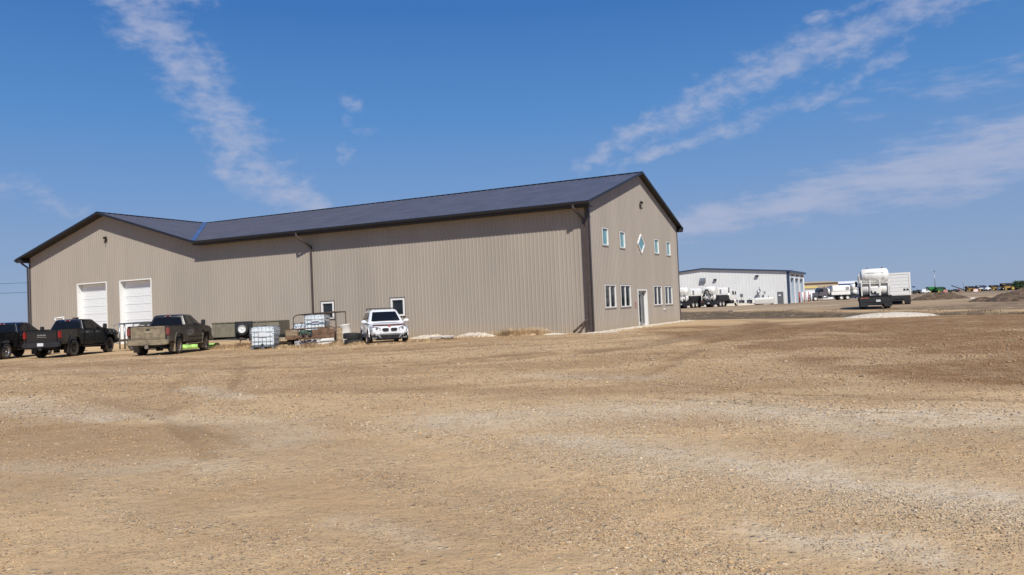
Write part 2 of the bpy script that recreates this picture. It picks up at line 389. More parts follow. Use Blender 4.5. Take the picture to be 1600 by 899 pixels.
def ground_material():
    m = bpy.data.materials.new('gravel yard and dry prairie'); m.use_nodes = True; t = NT(m.node_tree); b = t.N['Principled BSDF']
    geo = t.n('ShaderNodeNewGeometry'); P = geo.outputs['Position']
    z = t.n('ShaderNodeAttribute', attribute_name='zones'); sp = t.n('ShaderNodeSeparateColor', i0=z.outputs['Color'])
    gr, wh, br = sp.outputs[0], sp.outputs[1], sp.outputs[2]
    z3 = t.n('ShaderNodeAttribute', attribute_name='zones_c'); tr = t.n('ShaderNodeSeparateColor', i0=z3.outputs['Color']).outputs[0]
    z2 = t.n('ShaderNodeAttribute', attribute_name='zones_b'); s2 = t.n('ShaderNodeSeparateColor', i0=z2.outputs['Color'])
    pb, fr, pl = s2.outputs[0], s2.outputs[1], s2.outputs[2]
    a = t.noise(P, .35, 6, .6); c = t.noise(P, 2.2, 5, .65); f = t.noise(P, 14, 6, .7); g = t.noise(P, 55, 3, .6)
    base = t.mix(t.ss(a, .35, .68), (.550, .378, .205), (.495, .342, .186))
    base = t.mix(t.m('MULTIPLY', t.ss(c, .40, .72), .5), base, (.53, .39, .23))
    base = t.mix(t.m('MULTIPLY', t.ss(c, .52, .25), .35), base, (.30, .195, .108))
    base = t.mix(t.m('MULTIPLY', t.ss(f, .56, .72), .40), base, (.50, .40, .28))
    base = t.mix(t.m('MULTIPLY', t.ss(f, .46, .30), .45), base, (.21, .14, .085))
    # damp brown and pale dusty patches, broken up
    base = t.mix(t.m('MULTIPLY', br, t.ss(c, .25, .6, .45, 1.)), base, (.205, .108, .044))
    base = t.mix(t.m('MULTIPLY', tr, t.ss(f, .25, .7, 1., .6)), base, (.165, .090, .040))
    wf = t.m('MULTIPLY', wh, t.ss(t.m('ADD', t.m('MULTIPLY', f, .5), t.m('MULTIPLY', c, .5)), .35, .62, .25, 1.))
    base = t.mix(t.m('MULTIPLY', wf, .80), base, (.60, .51, .385))
    base = t.mix(t.m('MULTIPLY', pb, .35), base, (.52, .40, .25))
    # pebble speckle: crushed stones of several tones
    vo = t.n('ShaderNodeTexVoronoi', iVector=P, iScale=42.); vo.inputs['Randomness'].default_value = 1.
    rr = t.n('ShaderNodeSeparateColor', i0=vo.outputs['Color'])
    stone = t.mix(rr.outputs[0], (.18, .13, .085), (.56, .45, .31)); stone = t.mix(t.ss(rr.outputs[1], .6, .9), stone, (.34, .20, .10))
    smask = t.m('MULTIPLY', t.ss(vo.outputs['Distance'], .42, .25), t.ss(t.m('ADD', rr.outputs[2], t.m('MULTIPLY', pb, .6)), .62, .72))
    base = t.mix(t.m('MULTIPLY', smask, .62), base, stone)
    # larger speckle that carries the gravel look farther out
    vo2 = t.n('ShaderNodeTexVoronoi', iVector=P, iScale=13.); r2 = t.n('ShaderNodeSeparateColor', i0=vo2.outputs['Color'])
    st2 = t.mix(r2.outputs[0], (.20, .135, .08), (.74, .60, .42))
    sm2 = t.m('MULTIPLY', t.ss(vo2.outputs['Distance'], .40, .2), t.ss(t.m('ADD', r2.outputs[2], t.m('MULTIPLY', pb, .5)), .60, .75))
    base = t.mix(t.m('MULTIPLY', sm2, .60), base, st2)
    # rough dry grass strip and far fields
    gcol = t.mix(t.ss(t.noise(P, 1.6, 6, .7), .38, .64), (.090, .064, .040), (.20, .145, .09))
    base = t.mix(gr, base, gcol)
    fcol = t.mix(t.ss(t.noise(P, .06, 6, .6), .4, .62), (.37, .275, .175), (.28, .205, .135))
    fcol = t.mix(pl, fcol, t.mix(t.ss(t.noise(P, 1.1, 6, .7), .4, .62), (.095, .066, .045), (.20, .145, .095)))
    base = t.mix(fr, base, fcol)
    t.L.new(base, b.inputs['Base Color']); b.inputs['Roughness'].default_value = .95; b.inputs['Specular IOR Level'].default_value = .2
    hgt = t.m('ADD', t.m('MULTIPLY', f, .8), t.m('ADD', t.m('MULTIPLY', t.m('MULTIPLY', smask, t.m('SUBTRACT', .5, vo.outputs['Distance'])), .9), t.m('MULTIPLY', g, .25)))
    hgt = t.m('ADD', t.m('ADD', hgt, t.m('MULTIPLY', t.noise(P, 5, 5, .6), 1.6)), t.m('MULTIPLY', t.m('MULTIPLY', sm2, t.m('SUBTRACT', .5, vo2.outputs['Distance'])), 1.6))
    bn = t.n('ShaderNodeBump', iHeight=hgt); bn.inputs['Strength'].default_value = .9; bn.inputs['Distance'].default_value = .030
    t.L.new(bn.outputs[0], b.inputs['Normal']); return m

def band_of(x, y, L, p=2):
    m = np.zeros(np.shape(x))
    for pts, w, k in L: m = np.maximum(m, k*np.exp(-(dseg(x, y, pts)/w)**p))
    return m
def brown_of(x, y):
    r = np.hypot(x, y); nz = fbm(x, y, .35, 4, 31); nf = fbm(x, y, 1.7, 4, 41)
    brown = sst(.1, .8, sst(4, 9, x)*sst(12, 17, y+.35*x)*sst(50, 36, y)*(sst(.28, .50, nz)*.7+.4))*1.15
    brown = np.maximum(brown, .9*np.exp(-(dseg(x, y, [(-26, 38), (-20.2, 31.7), (-15.6, 32.4), (-10.8, 33.2), (-6, 32.6)])/1.3)**2)*sst(.25, .55, nf))
    brown = np.maximum(brown, .32*sst(.46, .62, nz)*sst(34, 16, r)); brown = np.maximum(brown, .5*sst(.52, .66, fbm(x*.35+y*.25, y*1.1, .45, 4, 91))*sst(6, 12, r))
    brown = np.maximum(brown, .35*np.exp(-(dseg(x, y, [(-12, 19), (-8, 17.5), (-6, 18)])/1.4)**2))
    return brown
def track_of(x, y):
    nf = fbm(x, y, 1.7, 4, 41)
    return np.clip(band_of(x+(fbm(x, y, .5, 3, 101)-.5)*.5, y+(fbm(x, y, .5, 3, 103)-.5)*.7, [(p_, w_*1.25, k_) for p_, w_, k_ in TRK], 4), 0, 1)*(.5+.5*sst(.3, .6, nf))
def make_ground():
    rr = [1.2]
    while rr[-1] < 6000: rr.append(rr[-1]*(1.0115 if rr[-1] < 110 else 1.045)+.004)
    rr = np.array(rr); wedge = np.linspace(rad(-48), rad(48), 620); rest = np.linspace(rad(48), rad(312), 70)[1:-1]
    an = np.concatenate([wedge, rest]); A, R = np.meshgrid(an, rr); X = R*np.sin(A); Y = R*np.cos(A); Z = height(X, Y)
    nr, na = X.shape
    co_ = np.stack([X, Y, Z], -1).reshape(-1, 3); i = np.arange(nr-1)[:, None]*na; j = np.arange(na)[None]; j2 = (j+1) % na
    F = np.stack([i+j, i+j2, i+na+j2, i+na+j], -1).reshape(-1, 4)
    cidx = len(co_); co_ = np.vstack([co_, [[0, 0, 0.]]])
    me = bpy.data.meshes.new('ground'); ntri = na
    me.vertices.add(len(co_)); me.vertices.foreach_set('co', co_.ravel())
    tri = np.stack([np.arange(na), np.full(na, cidx), (np.arange(na)+1) % na], -1)
    loops = np.concatenate([F.ravel(), tri.ravel()[::1]]); me.loops.add(len(loops)); me.loops.foreach_set('vertex_index', loops.astype(np.int32))
    st = np.concatenate([np.arange(len(F))*4, len(F)*4+np.arange(na)*3]); me.polygons.add(len(st)); me.polygons.foreach_set('loop_start', st.astype(np.int32))
    me.update(calc_edges=True); me.validate(); me.polygons.foreach_set('use_smooth', [True]*len(me.polygons))
    x, y = co_[:, 0], co_[:, 1]; n = len(x); r = np.hypot(x, y)
    nz = fbm(x, y, .35, 4, 31); nf = fbm(x, y, 1.7, 4, 41)
    grass = ditch(x, y)*sst(.25, .5, nf+.15)
    brown = brown_of(x, y); tr = track_of(x, y)
    wh = np.clip(band_of(x+(nf-.5)*.9, y+(nz-.5)*1.2, WHT)*1.15, 0, 1)
    pb = band_of(x, y, PEB)+.35*sst(.5, .7, nf)
    # yards beyond the rough strip, dark churned soil by the tanker, prairie
    mud = np.exp(-((x-29)/8)**2-((y-60)/9)**2)*.9+np.exp(-((x-46)/14)**2-((y-64)/7)**2)*.7
    far = sst(120, 200, r); plough = sst(.45, .6, fbm(x*.25, y, .02, 3, 51))*.9*far*sst(230, 260, y)
    beyond = sst(0, 3, -side(x, y, L2))
    fr = np.maximum(far, beyond*.8); strip_ = beyond*sst(14, 3, -side(x, y, L2))*sst(78, 62, y)*sst(.25, .5, nf)
    pl = np.clip(.85*strip_+mud*1.1*beyond*sst(.2, .5, nf)+plough+.85*sst(.52, .66, fbm(x*.35, y, .07, 3, 71))*beyond*sst(60, 75, y)*sst(34, 46, x), 0, 1)
    for nm, arr in (('zones', (grass, wh, brown, tr*0+1)), ('zones_b', (pb, fr, pl, pb*0+1)), ('zones_c', (tr, tr*0, tr*0, tr*0+1))):
        at = me.color_attributes.new(nm, 'FLOAT_COLOR', 'POINT'); at.data.foreach_set('color', np.clip(np.stack(arr, -1), 0, 1).astype(np.float32).ravel())
    me.materials.append(ground_material()); o = bpy.data.objects.new('ground', me); S.collection.objects.link(o); o['kind'] = 'structure'
make_ground()

# ------------------------------------------------------------------ loose gravel (one mesh of real stones)
def stone_material():
    m = bpy.data.materials.new('loose stones'); m.use_nodes = True; t = NT(m.node_tree); b = t.N['Principled BSDF']
    a = t.n('ShaderNodeAttribute', attribute_name='tone'); geo = t.n('ShaderNodeNewGeometry')
    c = t.mix(t.ss(t.noise(geo.outputs['Position'], 60, 3), .3, .7, 0, .35), a.outputs['Color'], (.36, .27, .18))
    t.L.new(c, b.inputs['Base Color']); b.inputs['Roughness'].default_value = .85; b.inputs['Specular IOR Level'].default_value = .25; return m
def make_gravel():
    rng = np.random.default_rng(5); N = 640000
    rmin, rmax = 3.4, 46.; u = rng.random(N); r = rmin*(rmax/rmin)**(u**.80); a = rng.uniform(rad(-38), rad(38), N)
    x = r*np.sin(a); y = r*np.cos(a)
    dens = .05+.42*sst(8, 15, r)+.9*np.clip(band_of(x, y, PEB), 0, 1)+.45*sst(.48, .66, fbm(x, y, 1.1, 4, 61))+.25*band_of(x, y, WHT)
    dens *= 1-.92*track_of(x, y)
    left = sst(1., -5., x-.0*y)*sst(16, 8, y); dens *= 1-.45*left
    keep = rng.random(N) < dens*.55
    dw = x*UX+y*UY-(CX*UX+CY*UY); keep &= ~((dw > -.2) & (x < 22)) & (-side(x, y, L1) < 0)
    x = x[keep]; y = y[keep]; r = r[keep]; n = len(x)
    size = .0045+.009*rng.random(n)**2.4+.015*(rng.random(n) < .02)*rng.random(n); size *= np.clip(r/8.5, .85, 2.5)
    z = height(x, y)
    print('kept', n)
    t = (1+5**.5)/2; ico = np.array([(-1, t, 0), (1, t, 0), (-1, -t, 0), (1, -t, 0), (0, -1, t), (0, 1, t), (0, -1, -t), (0, 1, -t), (t, 0, -1), (t, 0, 1), (-t, 0, -1), (-t, 0, 1)])/math.sqrt(1+t*t)
    icf = np.array([(0, 11, 5), (0, 5, 1), (0, 1, 7), (0, 7, 10), (0, 10, 11), (1, 5, 9), (5, 11, 4), (11, 10, 2), (10, 7, 6), (7, 1, 8), (3, 9, 4), (3, 4, 2), (3, 2, 6), (3, 6, 8), (3, 8, 9), (4, 9, 5), (2, 4, 11), (6, 2, 10), (8, 6, 7), (9, 8, 1)])
    oc = np.array([(1, 0, 0), (-1, 0, 0), (0, 1, 0), (0, -1, 0), (0, 0, 1), (0, 0, -1.)]); ocf = np.array([(0, 2, 4), (2, 1, 4), (1, 3, 4), (3, 0, 4), (2, 0, 5), (1, 2, 5), (3, 1, 5), (0, 3, 5)])
    V = []; F = []; T = []; base = 0
    tones = np.array([(.47, .315, .165), (.55, .40, .235), (.33, .225, .13), (.24, .19, .145), (.56, .46, .33), (.36, .225, .12), (.14, .115, .095), (.43, .31, .18)])
    wts = np.array([.25, .19, .17, .08, .07, .09, .03, .12]); tn = tones[rng.choice(8, n, p=wts/wts.sum())]*rng.uniform(.8, 1.2, (n, 1))
    bz = np.maximum(brown_of(x, y)*.72, track_of(x, y)*.8)[:, None]; tn = tn*(1-bz)+np.array([.245, .14, .066])*rng.uniform(.75, 1.35, (n, 1))*bz
    wz_ = np.clip(band_of(x, y, WHT), 0, 1)[:, None]*.3; tn = tn*(1-wz_)+np.array([.55, .49, .41])*wz_
    for shape, fc, sel in ((ico, icf, r < 12), (oc, ocf, r >= 12)):
        k = int(sel.sum()); sx = shape[None]*rng.uniform(.72, 1.25, (k, len(shape), 1)); s = size[sel][:, None, None]
        sc = np.stack([rng.uniform(.8, 1.5, k), rng.uniform(.7, 1.1, k), rng.uniform(.45, .8, k)], -1)[:, None]; p = sx*sc*s
        an = rng.uniform(0, 6.28, k); c, sn = np.cos(an)[:, None], np.sin(an)[:, None]
        px = p[..., 0]*c-p[..., 1]*sn; py = p[..., 0]*sn+p[..., 1]*c; pz = p[..., 2]+(size[sel]*.18)[:, None]
        P = np.stack([px+x[sel][:, None], py+y[sel][:, None], pz+z[sel][:, None]], -1).reshape(-1, 3)
        f = (fc[None]+(np.arange(k)*len(shape))[:, None, None]+base).reshape(-1, 3); base += k*len(shape)
        V.append(P); F.append(f); T.append(np.repeat(tn[sel], len(shape), 0))
    V = np.vstack(V); F = np.vstack(F); T = np.vstack(T); me = bpy.data.meshes.new('gravel')
    me.vertices.add(len(V)); me.vertices.foreach_set('co', V.ravel()); me.loops.add(F.size); me.loops.foreach_set('vertex_index', F.ravel().astype(np.int32))
    me.polygons.add(len(F)); me.polygons.foreach_set('loop_start', (np.arange(len(F))*3).astype(np.int32)); me.update(calc_edges=True)
    at = me.color_attributes.new('tone', 'FLOAT_COLOR', 'POINT'); at.data.foreach_set('color', np.hstack([T, np.ones((len(T), 1))]).astype(np.float32).ravel())
    me.materials.append(stone_material()); o = bpy.data.objects.new('gravel', me); S.collection.objects.link(o)
    o['kind'] = 'stuff'; tag(o, 'loose tan and grey pebbles scattered over the gravel yard', 'gravel'); print('stones', n, 'tris', len(F))
make_gravel()

def grass_patch(name, label, spots, m, hgt=.25, n=600, spread=.5, wid=.006, lean=.5, cat='grass'):
    """dry blades: each a bent two-segment ribbon folded along its length"""
    V = []; F = []; BX = []; BY = []
    for (cx, cy, rx, ry, kk, hh) in spots:
        for i in range(int(n*kk)):
            a = random.uniform(0, 6.283); q = random.random()**.6; x = cx+rx*q*math.cos(a); y = cy+ry*q*math.sin(a)
            h = hgt*hh*random.uniform(.4, 1.15)*(1-.5*q*q); d = random.uniform(0, 6.283); l = h*random.uniform(.1, lean*1.6)
            w = wid*random.uniform(.6, 1.4); ux, uy = -math.sin(d)*w, math.cos(d)*w; z0 = -.02; b = len(V); BX.append(x); BY.append(y)
            for t_, ww in ((0, 1), (.55, .8), (1, .15)):
                X = x+math.cos(d)*l*t_*t_; Y = y+math.sin(d)*l*t_*t_; Zz = z0+h*(t_-.25*t_*t_*l/max(h, .01))
                V += [(X-ux*ww, Y-uy*ww, Zz), (X+ux*ww, Y+uy*ww, Zz+w*.3)]
            F += [(b, b+1, b+3, b+2), (b+2, b+3, b+5, b+4)]
    V = np.array(V); V[:, 2] += np.repeat(height(np.array(BX), np.array(BY)), 6)
    me = bpy.data.meshes.new(name); me.from_pydata(V.tolist(), [], F); me.materials.append(m)
    o = bpy.data.objects.new(name, me); S.collection.objects.link(o); o['kind'] = 'stuff'; tag(o, label, cat); return o
def SPZ(x, y): return gz(x, y)

# ================================================================== MAIN BUILDING
WD, HT, RS, LC, WW, OE, OR = 18.117, 6.716, 2.577, 36.693, 17.52, .66, .32
SL = RS/(WD/2); SW = RS/(WW/2); VE = LC+WW/2; ZR = .12
bld = thing('steel_building', 'large taupe metal-clad shop with charcoal gable roof and two white overhead doors', 'building', (CX, CY, CZ), TH)
def ribbed(org, dr, nrm, length, top, openings=(), pitch=.2286, hr=.028, z0=-.32, a0=0., wr=.085):
    """ribbed sheet wall with real ribs; top(a) gives the wall top, openings are (a0,a1,z0,z1)"""
    mb = MB(); pts = [(a0, 0.)]; a = a0+.06
    while a < length-.08:
        pts += [(a, 0.), (a+wr*.28, hr), (a+wr*.72, hr), (a+wr, 0.)]
        if pitch > .2: pts += [(a+pitch*.55, 0.), (a+pitch*.58, hr*.22), (a+pitch*.68, hr*.22), (a+pitch*.71, 0.)]
        a += pitch
    pts.append((length, 0.)); pts = [p for p in pts if p[0] <= length]; pts.sort()
    xs = [p[0] for p in pts]; os_ = [p[1] for p in pts]
    extra = [e for o in openings for e in o[:2]]+([LC] if length > 50 else [])+[WD/2]*(abs(length-WD) < .01)
    allx = sorted(set(xs+[e for e in extra if a0 < e < length]))
    off = np.interp(allx, xs, os_)
    def P(a, o, z): return (org[0]+dr[0]*a+nrm[0]*o, org[1]+dr[1]*a+nrm[1]*o, z)
    for i in range(len(allx)-1):
        A, B_ = allx[i], allx[i+1]; mid = (A+B_)/2; cuts = sorted([(o[2], o[3]) for o in openings if o[0]-1e-6 <= mid <= o[1]+1e-6]); zz = z0
        for c0, c1 in cuts+[(None, None)]:
            ta, tb = (top(A), top(B_)) if c0 is None else (c0, c0)
            if ta > zz+.001: mb.add([P(A, off[i], zz), P(B_, off[i+1], zz), P(B_, off[i+1], tb), P(A, off[i], ta)], [(0, 1, 2, 3)])
            if c0 is not None: zz = c1
    return mb
endwin = [(2.0, 3.8, 1.22, 2.46), (4.65, 6.5, 1.22, 2.46), (11.4, 13.3, 1.22, 2.46), (14.1, 16.0, 1.22, 2.46)]
upwin = [(1.96, 2.9, 4.58, 5.52), (4.92, 5.84, 4.58, 5.52), (12.05, 13.05, 4.58, 5.52), (15.05, 16.03, 4.58, 5.52)]
edoor = (7.95, 9.85, -.02, 2.2)
lwin = [(16.42, 17.36, 1.22, 2.24), (11.35, 12.29, 1.22, 2.24)]
gdoor = [(36.75, 39.9, -.02, 4.45), (32.15, 35.3, -.02, 4.45)]
gab_e = lambda u: HT+SL*(WD/2-abs(u-WD/2))
def gab_l(v): return HT if v < LC-WW/2 else HT+SW*(WW/2-abs(v-LC))
ribbed((0, 0), (0, 1), (-1, 0), VE, gab_l, lwin+gdoor).build('wall', siding, bld, label='long taupe ribbed front wall with two white overhead doors')
ribbed((0, 0), (1, 0), (0, -1), WD, gab_e, endwin+upwin+[edoor]).build('wall', siding, bld, label='taupe gable end wall with nine windows and a glass door')
ribbed((WD, 0), (0, 1), (1, 0), VE, lambda v: HT if v < LC-WW/2 else HT+SW*(WW/2-abs(v-LC)), pitch=.9).build('wall', siding, bld)
ribbed((0, VE), (1, 0), (0, 1), WD, lambda u: HT, pitch=.9).build('wall', siding, bld)
f = MB(); f.box(.012, WD-.012, -.04, -.006+.02, -.6, .0); f.box(-.03, .0, .0, VE, -.6, -.02)
f.build('foundation', concrete, bld)
# base flashing and corner trims
f = MB(); f.box(-.05, .16, -.05, .004, -.05, HT-.05); f.box(-.05, .004, -.05, .17, -.05, HT-.05); f.build('corner_trim', trim, bld)
f = MB(); f.box(-.045, .004, VE-.12, VE+.05, -.05, HT-.05); f.build('corner_trim', trim, bld)
f = MB(); f.box(WD-.12, WD+.05, -.045, .004, -.05, HT-.05); f.build('corner_trim', trim, bld)
for (a, b) in ((.0, 7.9), (9.9, WD)):
    MB().box(a+.01, b-.01, -.055, -.028, -.045, .05).build('base_trim', siding, bld)
# roof skins with standing ribs
def slope(cols, lo, hi, P, pitch=.2286*2, hr=.03):
    mb = MB(); c0, c1 = cols; xs = [c0]; os_ = [0.]; a = c0+.1
    while a < c1-.1: xs += [a, a+.02, a+.05, a+.07]; os_ += [0, hr, hr, 0]; a += pitch
    xs.append(c1); os_.append(0.); xs2 = sorted(set(xs+[WD/2] if c0 < WD/2 < c1 and c1 < WD+2 else xs)); of = np.interp(xs2, xs, os_)
    for i in range(len(xs2)-1):
        A, B_ = xs2[i], xs2[i+1]
        q = [(A, lo(A), of[i]), (B_, lo(B_), of[i+1]), (B_, hi(B_), of[i+1]), (A, hi(A), of[i])]
        if max(hi(A)-lo(A), hi(B_)-lo(B_)) > 1e-3: mb.add([P(*k) for k in q], [(0, 1, 2, 3)])
    return mb
kv = (WD/2+OE)/(WW/2+OE); VV = LC-WW/2-OE
vu = lambda v: max(-OE, min(WD/2, -OE+(v-VV)*kv))
uv = lambda u: VV+(min(u, WD-u)+OE)/kv
zmain = lambda u: HT+ZR+SL*(WD/2-abs(u-WD/2)); zwing = lambda v: HT+ZR+SW*(WW/2-abs(v-LC))
r1 = slope((-OR, LC), vu, lambda v: WD/2, lambda v, u, o: (u, v, zmain(u)+o)).build('roof', roofm, bld, label='long charcoal roof slope facing the yard')
r2 = slope((-OR, LC), vu, lambda v: WD/2, lambda v, u, o: (WD-u, v, zmain(u)+o)).build('roof', roofm, bld)
r3 = slope((-OE, WD+OE), uv, lambda u: LC, lambda u, v, o: (u, v, zwing(v)+o)).build('roof', roofm, bld, label='charcoal slope of the left gable running down to the blue valley')
r4 = slope((-OE, WD+OE), lambda u: LC, lambda u: VE+OE, lambda u, v, o: (u, v, zwing(v)+o)).build('roof', roofm, bld)
# ridge caps
f = MB()
for sgn in (-1, 1): f.add([(WD/2, -OR-.02, HT+RS+ZR+.055), (WD/2+sgn*.2, -OR-.02, HT+RS+ZR+.045-.2*SL+.02), (WD/2+sgn*.2, LC, HT+RS+ZR+.045-.2*SL+.02), (WD/2, LC, HT+RS+ZR+.055)], [(0, 1, 2, 3)])
f.build('ridge_cap', gutm, r1)
f = MB()
for sgn in (-1, 1): f.add([(-OE-.02, LC, HT+RS+ZR+.058), (-OE-.02, LC+sgn*.2, HT+RS+ZR+.068-.2*SW), (WD+OE, LC+sgn*.2, HT+RS+ZR+.068-.2*SW), (WD+OE, LC, HT+RS+ZR+.058)], [(0, 1, 2, 3)])
f.build('ridge_cap', gutm, r3)
# blue valley flashing: a bent strip with a raised centre crease
f = MB(); a = Vector((-OE+.05, VV+.06, 0)); b = Vector((WD/2-.1, LC-.12, 0))
for t0 in range(12):
    q = [a.lerp(b, t0/12.), a.lerp(b, (t0+1)/12.)]
    pts = []
    for p in q:
        pts.append([(p.x, p.y-.21, zmain(p.x)+.04), (p.x, p.y, zmain(p.x)+.036), (p.x, p.y+.21, zmain(p.x)+.04+.21*SW)])
    f.add(pts[0]+pts[1], [(0, 1, 4, 3), (1, 2, 5, 4)])
f.build('valley_flashing', bluef, r1)
# rake fascias, eave fascias, soffits
def strip(pts, off0, off1, ztop, zbot):
    """box-section strip following pts (u,v,z) between horizontal offsets"""
    f = MB()
    for p, q in zip(pts[:-1], pts[1:]):
        vs = []
        for s_ in (p, q):
            for o in (off0, off1):
                for dz in (zbot, ztop): vs.append((s_[0]+o[0], s_[1]+o[1], s_[2]+dz))
        f.add(vs, [(0, 1, 3, 2), (4, 6, 7, 5), (0, 4, 5, 1), (2, 3, 7, 6), (0, 2, 6, 4), (1, 5, 7, 3)])
    return f
ze = HT-SL*OE
rk = [(-OE, -OR, ze+ZR), (WD/2, -OR, HT+RS+ZR), (WD+OE, -OR, ze+ZR)]
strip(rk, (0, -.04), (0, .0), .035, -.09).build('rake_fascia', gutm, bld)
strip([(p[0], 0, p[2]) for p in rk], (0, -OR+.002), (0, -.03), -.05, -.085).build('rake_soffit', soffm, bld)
zw0 = HT-SW*OE
rw = [(-OE, VV, zw0+ZR), (-OE, LC, HT+RS+ZR), (-OE, VE+OE, zw0+ZR)]
strip(rw, (-.04, 0), (0, 0), .035, -.12).build('rake_fascia', gutm, bld)
strip([(0, p[1], p[2]) for p in rw], (-OE+.002, 0), (-.03, 0), -.07, -.11).build('rake_soffit', soffm, bld)
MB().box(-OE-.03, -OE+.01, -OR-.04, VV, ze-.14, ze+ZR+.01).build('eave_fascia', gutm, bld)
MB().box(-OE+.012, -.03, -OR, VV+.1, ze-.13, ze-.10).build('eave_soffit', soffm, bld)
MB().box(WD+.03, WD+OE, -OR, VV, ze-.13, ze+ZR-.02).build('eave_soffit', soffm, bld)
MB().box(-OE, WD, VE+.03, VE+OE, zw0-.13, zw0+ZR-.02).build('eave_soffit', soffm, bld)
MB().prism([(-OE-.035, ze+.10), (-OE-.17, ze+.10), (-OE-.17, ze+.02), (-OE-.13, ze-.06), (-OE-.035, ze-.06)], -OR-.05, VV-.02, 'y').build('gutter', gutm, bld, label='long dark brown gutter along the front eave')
MB().prism([(VE+OE+.005, zw0+.10), (VE+OE+.14, zw0+.10), (VE+OE+.10, zw0-.04), (VE+OE+.005, zw0-.04)], -OE-.05, WD, 'x').build('gutter', gutm, bld)
def downspout(pts, label, kick):
    f = MB()
    for a, b in zip(pts[:-1], pts[1:]):
        a, b = Vector(a), Vector(b); d = (b-a).normalized(); s_ = Vector((0, 1, 0)) if abs(d.y) < .7 else Vector((1, 0, 0)); n_ = d.cross(s_).normalized(); s_ = n_.cross(d)
        vs = [p+s_*sx*.055+n_*sy*.045 for p in (a-d*.03, b+d*.03) for sx in (-1, 1) for sy in (-1, 1)]
        f.add(vs, [(0, 1, 3, 2), (4, 6, 7, 5), (0, 4, 5, 1), (2, 3, 7, 6), (0, 2, 6, 4), (1, 5, 7, 3)])
    o = f.build('downspout', trim, bld, label=label)
    if kick:
        k = MB(); k.tube([Vector(q) for q in kick], .06, 8); k.build('outlet_pipe', rustd, o)
downspout([(-OE-.10, 18.5, ze-.05), (-OE-.10, 18.45, ze-.3), (-.09, 17.98, ze-.9), (-.09, 17.96, .1)], 'downspout half way along the front wall', None)
downspout([(-OE-.10, .50, ze-.05), (-OE-.10, .48, ze-.22), (-.10, .26, ze-.75), (-.10, .245, .15)], 'downspout at the front corner with a bent outlet pipe', [(-.12, .25, .68), (-.35, .55, .35), (-.55, .85, .06)])
downspout([(-.2, VE+OE+.06, zw0), (-.2, VE+OE+.02, zw0-.15), (-.1, VE+.12, zw0-.5), (-.1, VE+.10, .0)], 'downspout at the far left corner', None)

def window(rect, wall, pane_m, mull=0, label=None, fw=.052):
    a0, a1, z0, z1 = rect
    # local frame: x along wall, y outward, z up
    def PT(a, o, z): return (a, -o, z) if wall == 'end' else (-o, a, z)
    def bx(mb, A0, A1, O0, O1, Z0, Z1):
        p, q = PT(A0, O0, Z0), PT(A1, O1, Z1); mb.box(min(p[0], q[0]), max(p[0], q[0]), min(p[1], q[1]), max(p[1], q[1]), Z0, Z1)
    f = MB(); bx(f, a0-.02, a0+fw, -.10, .05, z0, z1); bx(f, a1-fw, a1+.02, -.10, .05, z0, z1)
    bx(f, a0+fw, a1-fw, -.10, .05, z1-fw, z1); bx(f, a0+fw, a1-fw, -.10, .05, z0, z0+fw)
    w = f.build('window', whitev, bld, bevel=.008, label=label)
    tr = MB(); bx(tr, a0-.06, a1+.06, .004, .044, z1+.003, z1+.06); bx(tr, a0-.06, a1+.06, .004, .046, z0-.05, z0-.003); bx(tr, a0-.06, a0-.023, .004, .044, z0, z1); bx(tr, a1+.023, a1+.06, .004, .044, z0, z1)
    tr.build('window_trim', trim if wall != 'end' else siding, w)
    n = mull+1; step = (a1-a0-2*fw)/n
    for i in range(n):
        g = MB(); bx(g, a0+fw+i*step+.004, a0+fw+(i+1)*step-.004, -.035, -.02, z0+fw, z1-fw); g.build('pane', pane_m, w)
    for i in range(1, n):
        g = MB(); c = a0+fw+i*step; bx(g, c-.045, c+.045, -.05, .03, z0+fw, z1-fw); g.build('mullion', whitev, w)
    if wall == 'end' and mull:      # vertical blinds seen through the glass edge
        pass
for i, r_ in enumerate(endwin): window(r_, 'end', glassd, 1, ('lower end window nearest the corner', 'lower end window left of the glass door', 'lower end window right of the glass door', 'lower end window farthest right')[i])
for i, r_ in enumerate(upwin): window(r_, 'end', glasst, 0, ('upper teal window nearest the corner', 'upper teal window left of the diamond', 'upper teal window right of the diamond', 'upper teal window farthest right')[i])
for i, r_ in enumerate(lwin): window(r_, 'long', glassd, 0, ('square front window behind the rusty trailer', 'square front window behind the white car')[i], fw=.10)
# diamond window
def diamond(mb, w, h, w2, h2, o0, o1, c=(9.04, 5.0)):
    out = [(c[0], c[1]+h), (c[0]+w, c[1]), (c[0], c[1]-h), (c[0]-w, c[1])]; inn = [(c[0], c[1]+h2), (c[0]+w2, c[1]), (c[0], c[1]-h2), (c[0]-w2, c[1])]
    vs = [(p[0], -o, p[1]) for o in (o0, o1) for p in out+inn]; fs = []
    for i in range(4):
        j = (i+1) % 4; fs += [(i, j, 4+j, 4+i), (8+i, 12+i, 12+j, 8+j), (i, 8+i, 8+j, j), (4+i, 4+j, 12+j, 12+i)]
    mb.add(vs, fs)
g = MB(); diamond(g, .74, .63, .61, .515, .0, .07); dw_ = g.build('window', whitev, bld, label='diamond shaped window in the middle of the gable end')
g = MB(); g.add([(9.04, -.025, 5.0+.51), (9.64, -.035, 5.0), (9.04, -.035, 5.0-.51), (8.44, -.035, 5.0), (9.04, -.03, 5.51), (9.64, -.03, 5.), (9.04, -.03, 4.49), (8.44, -.03, 5.)], [(0, 1, 2, 3), (4, 5, 6, 7)]); g.build('pane', glasst, dw_)
